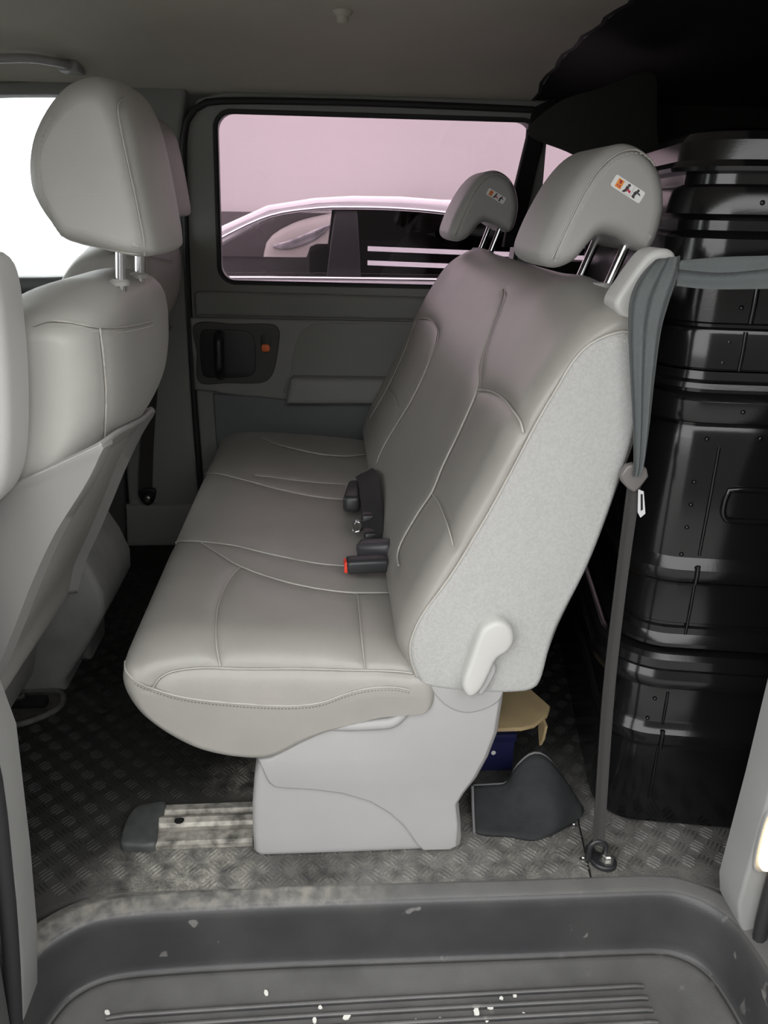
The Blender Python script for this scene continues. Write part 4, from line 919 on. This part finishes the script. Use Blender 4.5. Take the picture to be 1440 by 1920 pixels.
def felt_mesh():
    rows = [crom(r_, 30, False) for r_ in (FB, FMD, FT)]; cols = [crom([rows[k][i] for k in range(3)], 14, False) for i in range(30)]
    vs = [p for c in cols for p in c]; fs = [(i * 14 + j, (i + 1) * 14 + j, (i + 1) * 14 + j + 1, i * 14 + j + 1) for i in range(29) for j in range(13)]
    o = mesh('felt_sheet', vs, fs, mat('felt', (.034, .036, .037), .95, spec=.1, bump=.6, bscale=500, mottle=.2, mscale=40), felt, angle=70)
    md = o.modifiers.new('thick', 'SOLIDIFY'); md.thickness = .005
    tube('binding', [c[-1] for c in cols], .0042, mat('binding_tape', (.20, .195, .20), .8), felt, seg=8)
    tube('binding', [c for c in cols[0]], .0042, MATS['binding_tape'], felt, seg=8)
felt_mesh()

# ------------------------------------------------------------------ cars outside
def wheel(parent, x, y, m1, m2):
    t = lathe('wheel', [(.20, -.10), (.30, -.10), (.32, -.07), (.32, .07), (.30, .10), (.20, .10), (.19, .07), (.05, .09)], m1, parent, loc=(x, y, -.13), axis='Y', seg=28)
def car(label, paint, X, Y, zl, name='parked_car'):
    """sedan facing -x; near flank at y=Y, X shifts along x, zl lifts the body"""
    root = thing(name, label, 'car', (X, Y + .9, -.45))
    def q(l): return [(a + X, b + zl) for a, b in l]
    lower = [(-2.15, -.18), (-2.2, .05), (-2.15, .28), (-2.0, .42), (-1.5, .52), (-.98, .605), (-.9, .655), (-.5, .664), (.1, .668), (.9, .668), (1.5, .66), (1.9, .62), (2.35, .56), (2.42, .40), (2.4, .05), (2.3, -.18)]
    sill = plate('body', q(lower), MY, Y + 1.8, Y, .05, paint, root, n=120)
    vs = []
    roof = [(-.98, .62), (-.72, .77), (-.49, .90), (-.27, .996), (-.05, 1.032), (.12, 1.044), (.35, 1.045), (.6, 1.032), (.9, .995), (1.25, .915), (1.6, .80), (1.9, .655)]
    inner = [(-.90, .62), (-.66, .755), (-.45, .868), (-.25, .952), (-.04, .985), (.12, .992), (.35, .990), (.6, .972), (.88, .93), (1.2, .855), (1.5, .755), (1.72, .655)]
    for nm, y0, y1 in (('roof_frame', Y + .06, Y + .16), ('roof_frame', Y + 1.64, Y + 1.74)):
        plate(nm, q(roof + inner[::-1]), MY, y1, y0, .025, paint, root)
    R_ = crom(q([(a, b - .004) for a, b in roof[3:9]]), 30, False)
    plate('roof', [(v.x, v.y) for v in R_] + [(v.x, v.y - .04) for v in R_[::-1]], MY, Y + 1.66, Y + .10, .02, paint, root)
    for y in (Y + .08, Y + 1.66):
        plate('door_pillar', q([(.0, .66), (.045, .985), (.15, .985), (.17, .66)]), MY, y + .06, y, .006, BLACK, root)
        plate('front_side_window', q([(-.80, .66), (-.66, .755), (-.45, .868), (-.25, .95), (-.04, .983), (.10, .990), (.07, .66)]), MY, y + .035, y + .03, 0, GLASS_F, root)
        plate('rear_side_window', q([(.14, .66), (.13, .990), (.35, .988), (.6, .970), (.88, .928), (1.2, .852), (1.45, .75), (1.5, .66)]), MY, y + .035, y + .03, 0, DARKG, root)
    tube('chrome_arc', [(v.x, Y + .062, v.y) for v in crom(q([(a, b) for a, b in inner]), 50, False)], .010, CHROME, root, seg=8)
    tube('chrome_strip', [(-.85 + X, Y + .012, .668 + zl), (-.3 + X, Y + .004, .676 + zl), (.4 + X, Y + .004, .676 + zl), (1.5 + X, Y + .012, .668 + zl)], .011, CHROME, root, n=30)
    for x in (-1.4, 1.4):
        for y in (Y + .12, Y + 1.68): wheel(root, x + X, y, BLACKM, CHROME)
    # cabin seen through the glass
    box('cabin_dark_sheet', (-.88 + X, Y + .13, .655 + zl), (1.5 + X, Y + 1.67, .672 + zl), 0, BLACKM, root)  # black sheet at belt height, added to darken the view through the glass
    for x in (-.1, .85):
        box('cabin_seat', (x + X, Y + .35, .2 + zl), (x + .16 + X, Y + .8, .80 + zl), .05, BLACKM, root)
    box('windscreen', (-.74 + X, Y + .16, .70 + zl), (-.735 + X, Y + 1.62, .78 + zl), 0, GLASS_C, root)
    return root
GLASS_F = glass('car_front_glass', (.88, .88, .88))
DARKG = glass('dark_car_glass', (.06, .06, .065))
wc = car('white sedan parked beside the van, seen through the tinted window', CARWHITE, 0, 3.8, 0)
for z0 in (.735, .800):
    plate('reflection_bar', [(.20, z0), (.20, z0 + .022), (.9, z0 + .004), (1.3, z0 - .01), (1.3, z0 - .03), (.9, z0 - .018)], MY, 3.885, 3.88, 0, CARWHITE, wc)  # white bars in place of reflections on the rear side window
sv = thing('reflection_van', 'silver vehicle nose with a headlamp built for a reflection in the white sedan glass', 'car', (.3, 7.0, -.45))  # solid vehicle behind the sedan, in place of a reflection in its glass
plate('body', [(-.50, -.2), (-.53, .30), (-.51, .58), (-.46, .74), (-.28, .85), (.02, .925), (.25, .96), (1.3, .98), (1.3, -.2)], MY, 7.8, 6.55, .08, CARSILVER, sv, n=80)
plate('headlamp', crom([(-.42, .70), (-.30, .735), (-.1, .815), (.04, .865), (.0, .80), (-.12, .725), (-.28, .67), (-.40, .67)], 40, True), MY, 6.58, 6.53, .01, mat('lamp_chrome', (.7, .7, .72), .25, metal=.8, mottle=.5, mscale=18), sv)
plate('side_glass', [(.22, .60), (.40, .92), (1.2, .93), (1.2, .60)], MY, 6.58, 6.54, .005, BLACK, sv)
for x in (.1, 1.0): wheel(sv, x, 6.7, BLACKM, CHROME)
